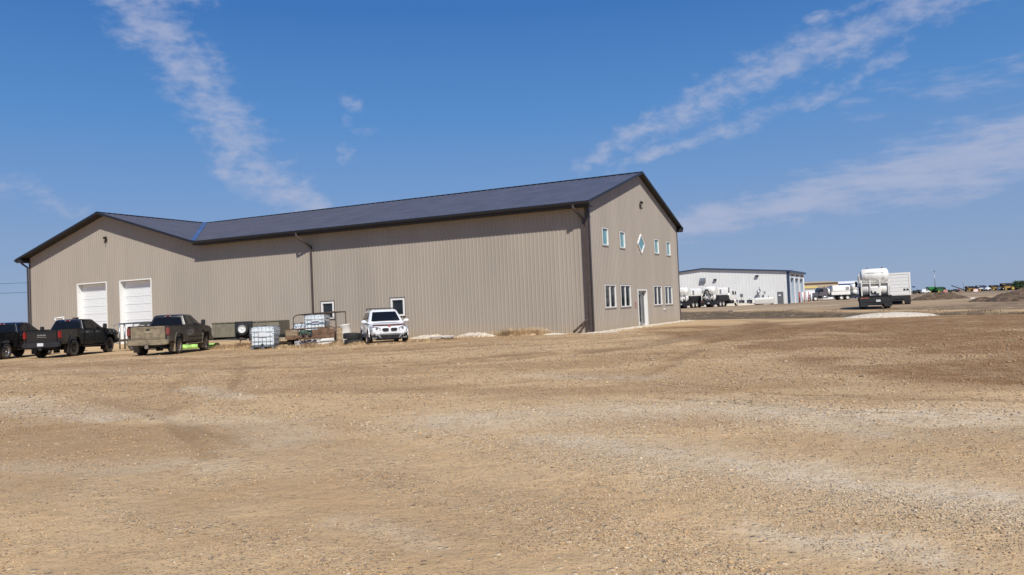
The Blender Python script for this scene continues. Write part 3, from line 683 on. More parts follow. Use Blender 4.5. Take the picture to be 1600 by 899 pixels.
# recessed glass entry door with sidelight
a0, a1, z0, z1 = edoor
g = MB(); g.box(a0-.03, a0+.04, -.05, .20, -.02, z1+.02); g.box(a1-.07, a1+.03, -.05, .20, -.02, z1+.02); g.box(a0+.04, a1-.10, -.05, .20, z1-.06, z1+.02)
ed = g.build('entry_door', whitev, bld, bevel=.006, label='glass entry door in a white recessed frame on the gable end')
g = MB(); g.box(a0+.04, a0+.16, .14, .19, 0, z1-.06); g.box(a0+1.12, a0+1.24, .14, .19, 0, z1-.06); g.box(a1-.2, a1-.10, .14, .19, 0, z1-.06); g.box(a0+.16, a0+1.12, .14, .19, z1-.16, z1-.06); g.box(a0+1.24, a1-.2, .14, .19, z1-.16, z1-.06); g.box(a0+1.24, a1-.2, .14, .19, 0, .15); g.build('door_frame', alu, ed)
g = MB(); g.box(a0+.17, a0+.23, .145, .18, .02, z1-.17); g.box(a0+1.05, a0+1.11, .145, .18, .02, z1-.17); g.box(a0+.27, a0+1.01, .145, .18, .02, .25); g.box(a0+.27, a0+1.01, .145, .18, z1-.29, z1-.17); g.build('door_leaf', alu, ed)
g = MB(); g.box(a0+.23, a0+1.05, .155, .165, .25, z1-.29); g.build('pane', glassd, ed); g = MB(); g.box(a0+1.24, a1-.2, .155, .165, .15, z1-.16); g.build('pane', glassd, ed)
g = MB(); g.box(a0+.33, a0+.37, .10, .145, .95, 1.25); g.build('door_handle', chrome, ed)
g = MB(); g.box(a0-.2, a1+.2, -1.0, .13, -.12, -.015); g.build('door_step', concrete, ed)
# overhead doors: white jambs, deep recess, sectional panels with grooves
for i, (a0, a1, z0, z1) in enumerate(gdoor):
    D = .36; g = MB(); g.box(-.05, D, a0-.06, a0+.03, -.05, z1+.04); g.box(-.05, D, a1-.03, a1+.06, -.05, z1+.04); g.box(-.05, D, a0+.03, a1-.03, z1-.03, z1+.04)
    gd = g.build('overhead_door', whitev, bld, label=('left one of two white overhead doors', 'right one of two white overhead doors')[i])
    n = 8; ph = (z1-.04)/n; pb_ = None
    for k in range(n):
        if pb_ is None:
            p = MB(); y0, y1 = a0+.035, a1-.035
            prof = []
            for q in range(3):
                zz = q*ph/3; prof += [(0, zz+.008), (-.007, zz+.02), (-.007, zz+ph/3-.02), (0, zz+ph/3-.008)]
            prof = [(.03, .004)]+[(x_, z_) for x_, z_ in prof]+[(.03, ph-.004)]
            p.prism([(D-.05+x_, z_) for x_, z_ in prof], y0, y1, 'y'); pb_ = p.build('door_panel', whited, gd); pb_.location = (0, 0, 0)
        else: c = pb_.copy(); S.collection.objects.link(c); c.parent = gd; c.location = (0, 0, k*ph)
# flood lights
def flood(pos, wall, label):
    u, v, z = pos; M = Matrix.Translation((u, v, z)) @ Matrix.Scale(.72, 4) @ (Matrix.Rotation(0 if wall == 'end' else -math.pi/2, 4, 'Z'))
    g = MB(); g.box(-.12, .12, -.06, 0, -.14, .14, M=M); g.cyl((0, -.05, -.05), (0, -.2, .02), .035, n=8, M=M); fl = g.build('flood_light', rustd, bld, label=label)
    g = MB(); g.box(-.19, .19, -.34, -.16, .02, .24, M=M @ Matrix.Rotation(-.5, 4, 'X')); g.build('lamp_housing', chassism, fl, bevel=.02)
    g = MB(); g.cyl((0, -.12, -.18), (0, -.2, -.28), .055, .06, n=10, M=M); g.build('sensor', blackp, fl)
flood((9.18, -.03, 7.4), 'end', 'flood light high on the gable end'); flood((-.03, 36.6, 7.45), 'long', 'flood light high on the left gable')
g = MB(); g.box(13.6, 14.0, -.05, -.025, .86, .98); g.build('wall_outlet', whitev, bld, bevel=.005)
g = MB(); g.box(7.25, 7.5, -.05, -.028, 1.15, 1.5); g.build('wall_sign', mat('faded red notice', (.42, .2, .18), .6), bld)

# ================================================================== VEHICLES
def arc(cx, cz, r, n=8, a0=180, a1=0): return [(cx+r*math.cos(rad(a0+(a1-a0)*i/n)), cz+r*math.sin(rad(a0+(a1-a0)*i/n))) for i in range(n+1)]
def wheel(parent, x, y, r, w, rim_m, style='spoke', tyre=None, side=1, name='wheel'):
    """tyre with tread blocks; the rim is its sub-part; outer face at side*y"""
    g = MB(); h = w/2
    g.lathe([(r*.60, -h*.82), (r*.70, -h), (r*.90, -h*.98), (r*.97, -h*.80), (r, -h*.6), (r, -h*.12), (r*.975, -h*.1), (r*.975, h*.1), (r, h*.12), (r, h*.6), (r*.97, h*.80), (r*.90, h*.98), (r*.70, h), (r*.60, h*.82)], (0, 0, 0), (0, 1, 0), 32)
    for i in range(26):
        a = 2*math.pi*i/26; M = Matrix.Rotation(a, 4, 'Y')
        for s_ in (-1, 1): g.box(-r*.055, r*.055, s_*h*.55-h*.33, s_*h*.55+h*.33, r*.985, r*1.02, M=M)
    t_ = g.build(name, tyre or rubber, parent); t_.location = (x, y, r)
    q = MB(); o = side*h
    q.lathe([(r*.62, -o*.2), (r*.62, o*.86), (r*.575, o*.90), (r*.54, o*.55), (r*.50, o*.30)], (0, 0, 0), (0, 1, 0), 28)
    q.lathe([(.001, o*.62), (r*.13, o*.60), (r*.16, o*.30)], (0, 0, 0), (0, 1, 0), 16)
    if style == 'spoke':
        for i in range(6):
            M = Matrix.Rotation(2*math.pi*i/6, 4, 'Y'); q.prism([(-r*.09, r*.12), (-r*.055, r*.57), (r*.055, r*.57), (r*.09, r*.12)], o*.42, o*.66, 'y', M=M)
    else:
        q.lathe([(r*.14, o*.35), (r*.30, o*.62), (r*.44, o*.40), (r*.54, o*.55)], (0, 0, 0), (0, 1, 0), 28)
        for i in range(8):
            a = 2*math.pi*i/8; q.cyl((r*.25*math.cos(a), o*.5, r*.25*math.sin(a)), (r*.25*math.cos(a), o*.72, r*.25*math.sin(a)), r*.03, n=6)
    q.build('rim', rim_m, t_)
    b = MB(); b.cyl((0, o*.15, 0), (0, o*.25, 0), r*.6, n=20); b.build('brake', blackp, t_)
    return t_

def pickup(name, label, loc, rotz, body, tail, rim_m, mudtail=False, lift=0., rimstyle='spoke', wr=.42, wnds=autog):
    t = thing(name, label, 'pickup truck', loc, rotz, 'pickup trucks parked by the overhead doors')
    RX, FX = -1.66, 2.0; zb = .56+lift; L = lambda p: [(x, z+lift) for x, z in p]
    AR = .55
    # cab and front clip
    prof = [(-.72, .56), (-.72, 1.40), (1.42, 1.42), (1.62, 1.40), (2.45, 1.33), (2.82, 1.24), (2.93, 1.12), (2.95, .74), (2.86, .58), (FX+AR, .56)]+[(FX+AR*.95, .72), (FX+AR*.62, .99), (FX, 1.03), (FX-AR*.62, .99), (FX-AR*.95, .72)]+[(FX-AR, .56)]
    g = MB(); g.prism(L(prof), -.97, .97, 'y'); g.build('cab_body', body, t, bevel=.035, auto=True)
    # greenhouse
    z0, z1 = 1.40+lift, 1.90+lift; xr0, xf0, xr1, xf1 = -.70, 1.45, -.50, .72; y0, y1 = .94, .72
    ring = lambda xr, xf, y, z: [(xr, -y, z), (xf, -y, z), (xf, y, z), (xr, y, z)]
    def sec(xr, xf, y, z): return [(xr+.012, -y+.012, z), (xr, -y+.04, z), (xr, y-.04, z), (xr+.012, y-.012, z), (xr+.04, y, z), (xf-.10, y, z), (xf-.02, y-.05, z), (xf+.04, y-.16, z), (xf+.06, 0, z), (xf+.04, -y+.16, z), (xf-.02, -y+.05, z), (xf-.10, -y, z), (xr+.04, -y, z)]
    g = MB(); g.loft([sec(xr0, xf0, y0, z0-.02), sec(xr1, xf1, y1, z1), sec(xr1+.08, xf1-.10, y1-.07, z1+.05), sec(xr1+.3, xf1-.4, y1-.3, z1+.07)]); g.build('cab_roof', body, t, auto=True)
    def sidepoly(pts, s_, m, nm, dy=.012, th=.01):
        vs = []
        for o in (dy, dy-th):
            for x_, q in pts:
                z_ = z0+(z1-z0)*q; y_ = (y0+(y1-y0)*q+o)*s_; vs.append((x_, y_, z_))
        n = len(pts); g = MB(); g.add(vs, [tuple(range(n)), tuple(range(2*n-1, n-1, -1))]+[(i, (i+1) % n, n+(i+1) % n, n+i) for i in range(n)]); return g.build(nm, m, t)
    for s_ in (-1, 1):
        sidepoly([(-.42, .10), (-.36, .84), (.28, .87), (.30, .08)], s_, wnds, 'side_window')
        sidepoly([(.38, .08), (.36, .87), (.68, .86), (1.22, .12), (1.22, .06)], s_, wnds, 'side_window')
        # doors, slightly proud, with handles
        for xa, xb in ((-.62, .32), (.36, 1.40)):
            g = MB(); g.box(xa, xb, s_*.965 if s_ > 0 else s_*.982, s_*.982 if s_ > 0 else s_*.965, .66+lift, 1.37+lift); dr = g.build('door', body, t, bevel=.012)
            g = MB(); g.box(xa+.08, xa+.30, min(s_*.98, s_*1.015), max(s_*.98, s_*1.015), 1.22+lift, 1.255+lift); g.build('door_handle', chrome if not mudtail else blackp, dr, bevel=.006)
            g = MB(); g.box(xa+.01, xb-.01, min(s_*.98, s_*1.0), max(s_*.98, s_*1.0), .84+lift, .885+lift); g.build('door_moulding', blackp if not mudtail else body, dr, bevel=.006)
        # mirror
        g = MB(); g.box(1.10, 1.24, min(s_*1.04, s_*1.24), max(s_*1.04, s_*1.24), 1.38+lift, 1.66+lift); g.build('mirror', blackp, t, bevel=.03)
        g = MB(); g.box(1.14, 1.2, min(s_*.9, s_*1.06), max(s_*.9, s_*1.06), 1.43+lift, 1.47+lift); g.build('mirror_arm', blackp, t)
        # running board and flares
        g = MB(); g.box(-.75, 1.45, min(s_*.88, s_*1.03), max(s_*.88, s_*1.03), .44+lift, .50+lift); g.build('running_board', blackp if not mudtail else mudm, t, bevel=.015)
        # bed side with arch
        bp = [(-2.90, .66), (-2.92, 1.42), (-.74, 1.42), (-.74, .60), (RX+AR, .60), (RX+AR*.95, .74), (RX+AR*.62, 1.00), (RX, 1.04), (RX-AR*.62, 1.00), (RX-AR*.95, .74), (RX-AR, .66)]
        g = MB(); g.prism(L(bp), s_*.86, s_*.985, 'y'); g.build('bed_side', body, t, bevel=.03, auto=True)
        g = MB(); g.box(-2.88, -.78, min(s_*.84, s_*.99), max(s_*.84, s_*.99), 1.42+lift, 1.455+lift); g.build('bed_rail', blackp, t, bevel=.01)
        for cx_, sk in ((RX, 0), (FX, 1)):
            o_ = [(cx_-AR*1.13, .60), (cx_-AR*1.08, .82), (cx_-AR*.72, 1.10), (cx_, 1.15), (cx_+AR*.72, 1.10), (cx_+AR*1.08, .82), (cx_+AR*1.13, .60)]
            i_ = [(cx_+AR, .60), (cx_+AR*.95, .72), (cx_+AR*.62, .99), (cx_, 1.03), (cx_-AR*.62, .99), (cx_-AR*.95, .72), (cx_-AR, .60)]
            g = MB(); g.prism(L(o_+i_), s_*.955, s_*1.02, 'y'); g.build('wheel_flare', body if not mudtail else muddyc, t, bevel=.012)
            g = MB(); g.box(cx_-AR*1.02-.02, cx_-AR*1.02+.01, min(s_*.72, s_*1.0), max(s_*.72, s_*1.0), .18+lift, .62+lift); g.build('mud_flap', (blackp if not mudtail else mudm), t)
        # lamps
        g = MB(); g.box(-2.955, -2.80, min(s_*.84, s_*.992), max(s_*.84, s_*.992), .98+lift, 1.36+lift); g.build('tail_lamp', redl if not mudtail else mat('dusty red lens', (.20, .045, .035), .5), t, bevel=.03)
        g = MB(); g.box(2.80, 2.965, min(s_*.66, s_*.975), max(s_*.66, s_*.975), 1.0+lift, 1.18+lift); g.build('head_lamp', clearl, t, bevel=.03)
    # glass front and rear
    def quad(pts, nm, m, th=(.012, 0, 0)):
        g = MB(); q = [Vector(p) for p in pts]; d = Vector(th); g.add(q+[p-d for p in q], [(0, 1, 2, 3), (7, 6, 5, 4), (0, 1, 5, 4), (1, 2, 6, 5), (2, 3, 7, 6), (3, 0, 4, 7)]); return g.build(nm, m, t)
    k = lambda q: (xr0+(xr1-xr0)*q-.012, z0+(z1-z0)*q)
    (xa, za), (xb, zb_) = k(.12), k(.86); quad([(xa, -.78, za), (xa, .78, za), (xb, .63, zb_), (xb, -.63, zb_)], 'rear_window', wnds)
    k2 = lambda q: (xf0+(xf1-xf0)*q+.075, z0+(z1-z0)*q)
    (xa, za), (xb, zb_) = k2(.08), k2(.92); quad([(xa, -.74, za), (xa, .74, za), (xb, .58, zb_), (xb, -.58, zb_)], 'windshield', wnds, (-.012, 0, 0))
    g = MB(); g.box(-.56, -.50, -.16, .16, z1-.035, z1+.01); bl = g.build('brake_lamp', redl, t, bevel=.01)
    for s_ in (-1, 1): g = MB(); g.box(-.565, -.50, s_*.12-.035, s_*.12+.035, z1-.03, z1+.005); g.build('cargo_lamp', clearl, bl)
    # bed floor, tailgate
    g = MB(); g.box(-2.86, -.74, -.86, .86, .82+lift, .86+lift); g.box(-.80, -.74, -.86, .86, .86+lift, 1.42+lift); g.build('bed_floor', blackp, t)
    g = MB(); g.box(-2.955, -2.88, -.80, .80, .80+lift, 1.42+lift); tg = g.build('tailgate', tail, t, bevel=.02)
    g = MB(); g.box(-2.97, -2.95, -.74, .74, .88+lift, 1.0+lift); g.box(-2.967, -2.95, -.74, .74, 1.32+lift, 1.37+lift); g.build('tailgate_ridge', tail, tg, bevel=.01)
    g = MB()
    if mudtail: g.prism([(-.20, 1.16), (-.07, 1.16), (-.05, 1.185), (.05, 1.185), (.07, 1.16), (.20, 1.16), (.17, 1.125), (.05, 1.125), (.03, 1.10), (-.03, 1.10), (-.05, 1.125), (-.17, 1.125)], -2.975, -2.95, 'x', M=Matrix.Translation((0, 0, lift)))
    else:
        for q in range(3): g.box(-2.975, -2.95, -.22+q*.155, -.09+q*.155, 1.13+lift, 1.20+lift)
        g.box(-2.975, -2.95, -.25, .25, 1.05+lift, 1.075+lift)
    g.build('badge', chrome if not mudtail else mat('dusty gold badge', (.45, .40, .30), .4, .4), tg)
    g = MB(); g.box(-2.985, -2.955, -.09, .09, 1.24+lift, 1.30+lift); g.build('tailgate_handle', blackp, tg, bevel=.01)
    # bumpers, plate, hitch, chassis
    g = MB(); g.prism([(-.98, .0), (-.98, .17), (-.90, .24), (.90, .24), (.98, .17), (.98, .0), (.8, -.04), (-.8, -.04)], -3.08, -2.90, 'x', M=Matrix.Translation((0, 0, .56+lift))); bp_ = g.build('rear_bumper', mudm if mudtail else mat('dark chrome bumper', (.045, .045, .05), .35, .5), t, bevel=.03)
    g = MB(); g.box(-3.10, -3.085, -.16, .16, .60+lift, .76+lift); g.build('licence_plate', platem if not mudtail else mudm, bp_)
    g = MB(); g.box(-3.14, -2.8, -.05, .05, .46+lift, .54+lift); g.cyl((-3.16, 0, .45+lift), (-3.02, 0, .45+lift), .085, n=12); g.build('tow_hitch', chrome if mudtail else blackp, t)
    g = MB(); g.prism([(-.99, .0), (-.99, .22), (-.8, .30), (.8, .30), (.99, .22), (.99, .0), (.7, -.06), (-.7, -.06)], 2.88, 3.06, 'x', M=Matrix.Translation((0, 0, .54+lift))); g.build('front_bumper', blackp if not mudtail else body, t, bevel=.03)
    g = MB(); g.box(2.93, 2.985, -.64, .64, .86+lift, 1.16+lift); g.build('grille', blackp, t, bevel=.01)
    g = MB(); g.box(-2.85, 2.7, -.52, .52, .44+lift, .60+lift); g.box(-1.75, -1.57, -.80, .80, .36, .50); g.cyl((-1.66, 0, .43), (-1.66, 0, .20+.01), .16, n=12); g.cyl((-2.8, -.55, .40+lift), (-.9, -.45, .42+lift), .06, n=8); g.box(1.9, 2.1, -.8, .8, .36, .48); g.box(-.4, .8, .2, .7, .30+lift, .46+lift); g.build('chassis', chassism, t)
    for x_ in (RX, FX):
        for s_ in (-1, 1): wheel(t, x_, s_*.83, wr, .29, rim_m, rimstyle, side=s_)
    return t
D2R = math.pi/180
def heading(phi): return math.pi/2-rad(phi)      # phi measured from +Y towards +X
p1 = pickup('pickup_truck', 'black crew cab pickup with silver alloy wheels, partly outside the left edge', (-28.15, 43.6, gz(-28.15, 43.6)), heading(1), blackc, blackc, rims, lift=.0, wr=.43)
p2 = pickup('pickup_truck', 'shiny black lifted pickup with dark wheels and a white licence plate', (-24.6, 43.7, gz(-24.6, 43.7)), heading(.3), blackc, blackc, rimd, lift=.03, wr=.45)
p3 = pickup('pickup_truck', 'mud covered dark pickup with brown dusty tailgate beside the cargo trailer', (-17.45, 40.0, gz(-17.45, 40.0)), heading(-2), muddyc, mudm, mat('dusty alloy', (.30, .26, .21), .6, .2), mudtail=True, wr=.42)

def suv():
    x, y = -6.40, 38.4
    t = thing('white_car', 'white compact sport utility car with roof rails facing the yard', 'car', (x, y, gz(x, y)), heading(163))
    FX, RX, AR = 1.36, -1.42, .40
    # body shell: sections along x, half profile mirrored
    def sec(x, hw, zt, zb=.30, sh=.86, crown=.03, tw=.8):
        h = [(0, zb), (hw*.88, zb), (hw*.985, zb+.12), (hw, zb+(zt-zb)*.45), (hw*.97, zb+(zt-zb)*.80), (hw*tw+.03, zt-.01), (hw*.45, zt+crown), (0, zt+crown*1.3)]
        return [(x, a, b) for a, b in h]+[(x, -a, b) for a, b in h[-2:0:-1]]
    g = MB(); g.loft([sec(-2.24, .72, .92, .42), sec(-2.18, .84, 1.00, .34), sec(-1.9, .89, 1.02), sec(-1.0, .905, 1.0), sec(0, .91, .98), sec(.9, .905, 1.0), sec(1.5, .89, .97, .38), sec(1.95, .86, .90, .40), sec(2.15, .80, .81, .40), sec(2.25, .68, .71, .42)]); b = g.build('body', whitec, t, auto=True)
    bm_ = bpy.data.objects.new  # wheel openings are cut below with a boolean-free dark arch liner
    for s_ in (-1, 1):
        for cx_ in (RX, FX):
            g = MB(); n = 12; o_ = arc(cx_, .36, AR+.07, n); i_ = arc(cx_, .36, AR-.0, n)[::-1]
            g.prism(o_+i_, s_*.885, s_*.925, 'y'); g.build('wheel_flare', whitec, t, bevel=.006)
            g = MB(); g.prism([(cx_+AR, .25)]+[(cx_+AR*math.cos(rad(a)), .36+AR*math.sin(rad(a))) for a in range(0, 181, 15)]+[(cx_-AR, .25)], s_*.60, s_*.908, 'y'); g.build('wheel_well', blackp, t)
        g = MB(); g.box(RX+.45, FX-.45, min(s_*.90, s_*.925), max(s_*.90, s_*.925), .30, .46); g.build('side_cladding', mat('grey cladding', (.16, .16, .165), .6), t, bevel=.01)
        for xa, xb in ((-.95, .02), (.05, .98)):
            g = MB(); g.box(xa, xb, min(s_*.903, s_*.917), max(s_*.903, s_*.917), .48, .94); d_ = g.build('door', whitec, t, bevel=.008)
            g = MB(); g.box(xa+.08, xa+.24, min(s_*.91, s_*.94), max(s_*.91, s_*.94), .84, .87); g.build('door_handle', whitec, d_)
    # greenhouse
    def ring(xr, xf, y, z): return [(xr, -y+.08, z), (xr, y-.08, z), (xr+.1, y, z), (xf-.14, y, z), (xf-.02, y-.07, z), (xf+.05, 0, z), (xf-.02, -y+.07, z), (xf-.14, -y, z), (xr+.1, -y, z)]
    z0, z1 = .96, 1.58
    g = MB(); g.loft([ring(-2.1, 1.12, .86, z0), ring(-1.72, .30, .64, z1), ring(-1.6, .15, .56, z1+.05), ring(-1.2, -.2, .3, z1+.065)]); g.build('roof', whitec, t, auto=True)
    def K(q, y=None): return (1.12+(.30-1.12)*q+.045, z0+(z1-z0)*q, .86+(.64-.86)*q)
    (xa, za, ya), (xb, zb, yb) = K(.20), K(.88)
    def slab(pts, d, nm, m):
        g = MB(); q = [Vector(p) for p in pts]; d = Vector(d); n = len(q); g.add(q+[p+d for p in q], [tuple(range(n)), tuple(range(2*n-1, n-1, -1))]+[(i, (i+1) % n, n+(i+1) % n, n+i) for i in range(n)]); return g.build(nm, m, t)
    slab([(xa-.08, -ya+.13, za), (xa, -ya+.22, za), (xa+.03, 0, za), (xa, ya-.22, za), (xa-.08, ya-.13, za), (xb-.07, yb-.11, zb), (xb+.0, 0, zb+.005), (xb-.07, -yb+.11, zb)], (.016, 0, .012), 'windshield', autog)
    for s_ in (-1, 1):
        def sp(pts):
            out = []
            for x_, q in pts: out.append((x_, (.86+(.64-.86)*q+.012)*s_, z0+(z1-z0)*q))
            return out
        slab(sp([(.02, .1), (.0, .86), (.22, .84), (.80, .12)]), (0, -.01*s_, 0), 'side_window', autog)
        slab(sp([(-.92, .1), (-.90, .86), (-.06, .87), (-.04, .1)]), (0, -.01*s_, 0), 'side_window', autog)
        slab(sp([(-1.85, .12), (-1.55, .82), (-.98, .86), (-1.0, .1)]), (0, -.01*s_, 0), 'side_window', autog)
        g = MB(); g.tube([(-1.6, s_*.60, z1+.04), (-1.5, s_*.60, z1+.11), (.0, s_*.60, z1+.11), (.14, s_*.60, z1+.04)], .022, 8); g.build('roof_rail', blackp, t)
        g = MB(); g.ell((.80, s_*1.02, 1.06), (.07, .13, .09)); g.box(.77, .83, min(s_*.84, s_*.95), max(s_*.84, s_*.95), 1.02, 1.06); g.build('mirror', whitec, t)
        hl = [(2.265, .42, .66), (2.25, .42, .78), (2.17, .68, .835), (1.99, .885, .86), (2.01, .895, .74), (2.17, .80, .645)]
        g = MB(); g.loft([[(x_-.16, s_*(y_-.04), z_) for x_, y_, z_ in hl], [(x_, s_*y_, z_) for x_, y_, z_ in hl]], smooth=False); hd_ = g.build('head_lamp', clearl, t)
        g = MB(); g.cyl((2.10, s_*.60, .74), (2.262, s_*.60, .74), .055, n=12); g.build('bulb', chrome, hd_)
        g = MB(); g.prism([(s_*.05, .64), (s_*.05, .73), (s_*.09, .76), (s_*.30, .76), (s_*.36, .71), (s_*.30, .61), (s_*.10, .61)], 2.17, 2.285, 'x'); gr_ = g.build('grille', blackp, t, bevel=.01)
        g = MB(); g.cyl((2.03, s_*.70, .45), (2.22, s_*.70, .45), .06, n=12); g.build('fog_lamp', blackp, t)
        g = MB(); g.box(2.0, 2.16, min(s_*.60, s_*.80), max(s_*.60, s_*.80), .27, .36); g.build('bumper_corner', mat('grey cladding', (.16,)*3, .6), t, bevel=.01)
    g = MB(); g.prism([(-.50, .50), (.50, .50), (.44, .41), (-.44, .41)], 2.1, 2.285, 'x'); g.build('lower_intake', blackp, t, bevel=.01)
    g = MB(); g.prism([(-.62, .49), (-.44, .49), (-.36, .475), (.36, .475), (.44, .49), (.62, .49), (.44, .30), (.40, .30), (.47, .445), (-.47, .445), (-.40, .30), (-.44, .30)], 2.14, 2.30, 'x'); g.build('bumper_surround', mat('silver plastic', (.27, .28, .29), .4, .2), t)
    g = MB(); g.loft([[(1.96, -.74, .845), (2.10, -.40, .84), (2.15, 0, .835), (2.10, .40, .84), (1.96, .74, .845), (1.92, .74, .90), (2.04, .40, .90), (2.09, 0, .90), (2.04, -.40, .90), (1.92, -.74, .90)], [(2.0, -.75, .86), (2.15, -.40, .86), (2.20, 0, .855), (2.15, .40, .86), (2.0, .75, .86), (1.95, .75, .925), (2.08, .40, .93), (2.13, 0, .93), (2.08, -.40, .93), (1.95, -.75, .925)]], smooth=False); g.build('hood_deflector', mat('smoked red plastic', (.10, .035, .03), .3), t)
    g = MB(); g.cyl((2.18, 0, .83), (2.225, 0, .835), .045, n=10); g.build('badge', mat('red badge', (.5, .12, .08), .4), t)
    g = MB(); g.box(-1.45, -.1, -.4, .4, z1+.066, z1+.076); g.build('sunroof', autog, t)
    for q in (-1.1, -.25): g = MB(); g.box(q-.03, q+.03, -.6, .6, z1+.10, z1+.13); g.build('roof_crossbar', blackp, t, bevel=.008)
    g = MB(); g.box(-2.0, 2.0, -.55, .55, .20, .42); g.build('chassis', chassism, t)
    g = MB(); g.prism([(-.66, .26), (.66, .26), (.74, .42), (-.74, .42)], 1.9, 2.12, 'x'); g.build('lower_valance', mat('grey cladding', (.16,)*3, .6), t, bevel=.02)
    g = MB(); g.box(-.3, .9, -.895, -.885, .95, .965); g.build('belt_trim', blackp, t)
    for x_ in (RX, FX):
        for s_ in (-1, 1): wheel(t, x_, s_*.835, .345, .22, rims, side=s_)
suv()

# ================================================================== YARD CLUTTER BY THE WALL
def wz(x, y): return gz(x, y)
# --- IBC tote
def tote(label, loc, rotz, m=poly, s=(1., 1.2, 1.0), group='caged white plastic totes'):
    t = thing('liquid_tote', label, 'tote', loc, rotz, group); lx, ly, lz = s[0]/2, s[1]/2, s[2]
    g = MB(); g.box(-lx+.04, lx-.04, -ly+.04, ly-.04, .17, .15+lz); g.build('tank', m, t, bevel=.06, auto=True)
    g = MB(); g.cyl((0, 0, .14+lz), (0, 0, .20+lz), .09, n=14); g.build('lid', rubberc, t)
    g = MB(); r = .012; X, Y = lx, ly
    for z_ in np.linspace(.17, .14+lz, 5):
        g.tube([(-X, -Y, z_), (X, -Y, z_), (X, Y, z_), (-X, Y, z_), (-X, -Y, z_)], r, 6)
    for a in np.linspace(-X, X, 6)[1:-1]:
        for y_ in (-Y, Y): g.tube([(a, y_, .14), (a, y_, .14+lz)], r, 6)
    for a in np.linspace(-Y, Y, 7):
        for x_ in (-X, X): g.tube([(x_, a, .14), (x_, a, .14+lz)], r, 6)
    for y_ in (-.3, .3): g.tube([(-X, y_, .17+lz), (X, y_, .17+lz)], r, 6)
    g.build('cage', galv, t)
    g = MB(); g.box(-X-.02, -X-.005, -.22, .16, .14+lz*.50, .14+lz*.72); g.build('label_plate', platem, t)
    g = MB()
    for y_ in (-Y+.07, 0, Y-.07):
        for x_ in (-X+.07, 0, X-.07): g.box(x_-.07, x_+.07, y_-.07, y_+.07, .02, .12)
    g.box(-X, X, -Y, Y, .12, .15); g.box(-X, X, -Y, -Y+.12, 0, .025); g.box(-X, X, Y-.12, Y, 0, .025); g.build('pallet', galv, t)
    g = MB(); g.cyl((-X-.08, 0, .24), (-X+.1, 0, .24), .05, n=10); g.build('valve', blackp, t)
    return t
tote('white caged plastic tote standing on the gravel in front of the cargo trailer', (-12.75, 40.1, wz(-12.75, 40.1)-.01), math.pi/2)

# --- olive cargo trailer with spare wheel on its side
def cargo_trailer():
    x, y = -15.1, 43.9; z = wz(x, y); t = thing('cargo_trailer', 'long low olive cargo trailer with spare wheel mounted on its side', 'trailer', (x, y, z), rad(-2))
    g = MB(); g.box(-1.85, 1.95, 0, 1.9, .62, 1.42); b = g.build('box_body', olive, t, bevel=.02)
    g = MB()
    for q in np.arange(-1.7, 1.9, .6): g.box(q-.03, q+.03, -.035, .0, .62, 1.42)
    g.box(-1.87, 1.97, -.04, .0, 1.38, 1.44); g.box(-1.87, 1.97, -.04, 0, .60, .66); g.build('side_ribs', olive, b)
    g = MB(); g.box(-.55, .48, -.06, -.042, .60, 1.44); g.build('black_panel', chassism, b)
    g = MB(); g.box(-2.3, 2.6, .25, .4, .45, .60); g.box(-2.3, 2.6, 1.5, 1.65, .45, .60); g.tube([(-1.0, -.05, .5), (-.3, -.4, .48), (.3, -.6, .45)], .05, 8); g.build('frame', chassism, t)
    w = wheel(t, -.05, -.24, .36, .22, rimw, 'steel', tyre=rubberc, side=-1, name='spare_wheel'); w.location = (-.05, -.20, 1.02)
    for q in (-.02, .02): pass
    g = MB(); g.tube([(-.05, -.55, .0), (-.05, -.55, .55)], .035, 8); g.cyl((-.05, -.55, .0), (-.05, -.55, .04), .1, n=10); g.cyl((.02, -.62, .45), (.12, -.7, .50), .06, n=8); g.build('tongue_jack', rustd, t)
    for q in (.78, 1.35):
        w = wheel(t, q, .05, .36, .20, rimd, 'steel', side=-1)
        w.location = (q, -.12, .34)
    g = MB(); g.prism(arc(1.06, .35, .75, 10)+arc(1.06, .35, .71, 10)[::-1], -.26, .05, 'y'); g.build('fender', chassism, t)
    g = MB(); g.prism([(2.3, .62), (3.1, .86), (3.12, .92), (2.3, .72)], .1, .35, 'y'); g.prism([(2.3, .80), (2.85, 1.0), (2.86, 1.06), (2.3, .9)], 1.1, 1.35, 'y'); g.box(1.95, 2.6, .2, 1.7, .55, .66); g.build('ramp', chassism, t)
    g = MB(); g.box(.3, 1.4, -.7, -.2, .06, .22); g.build('timber', woodm, t)
cargo_trailer()

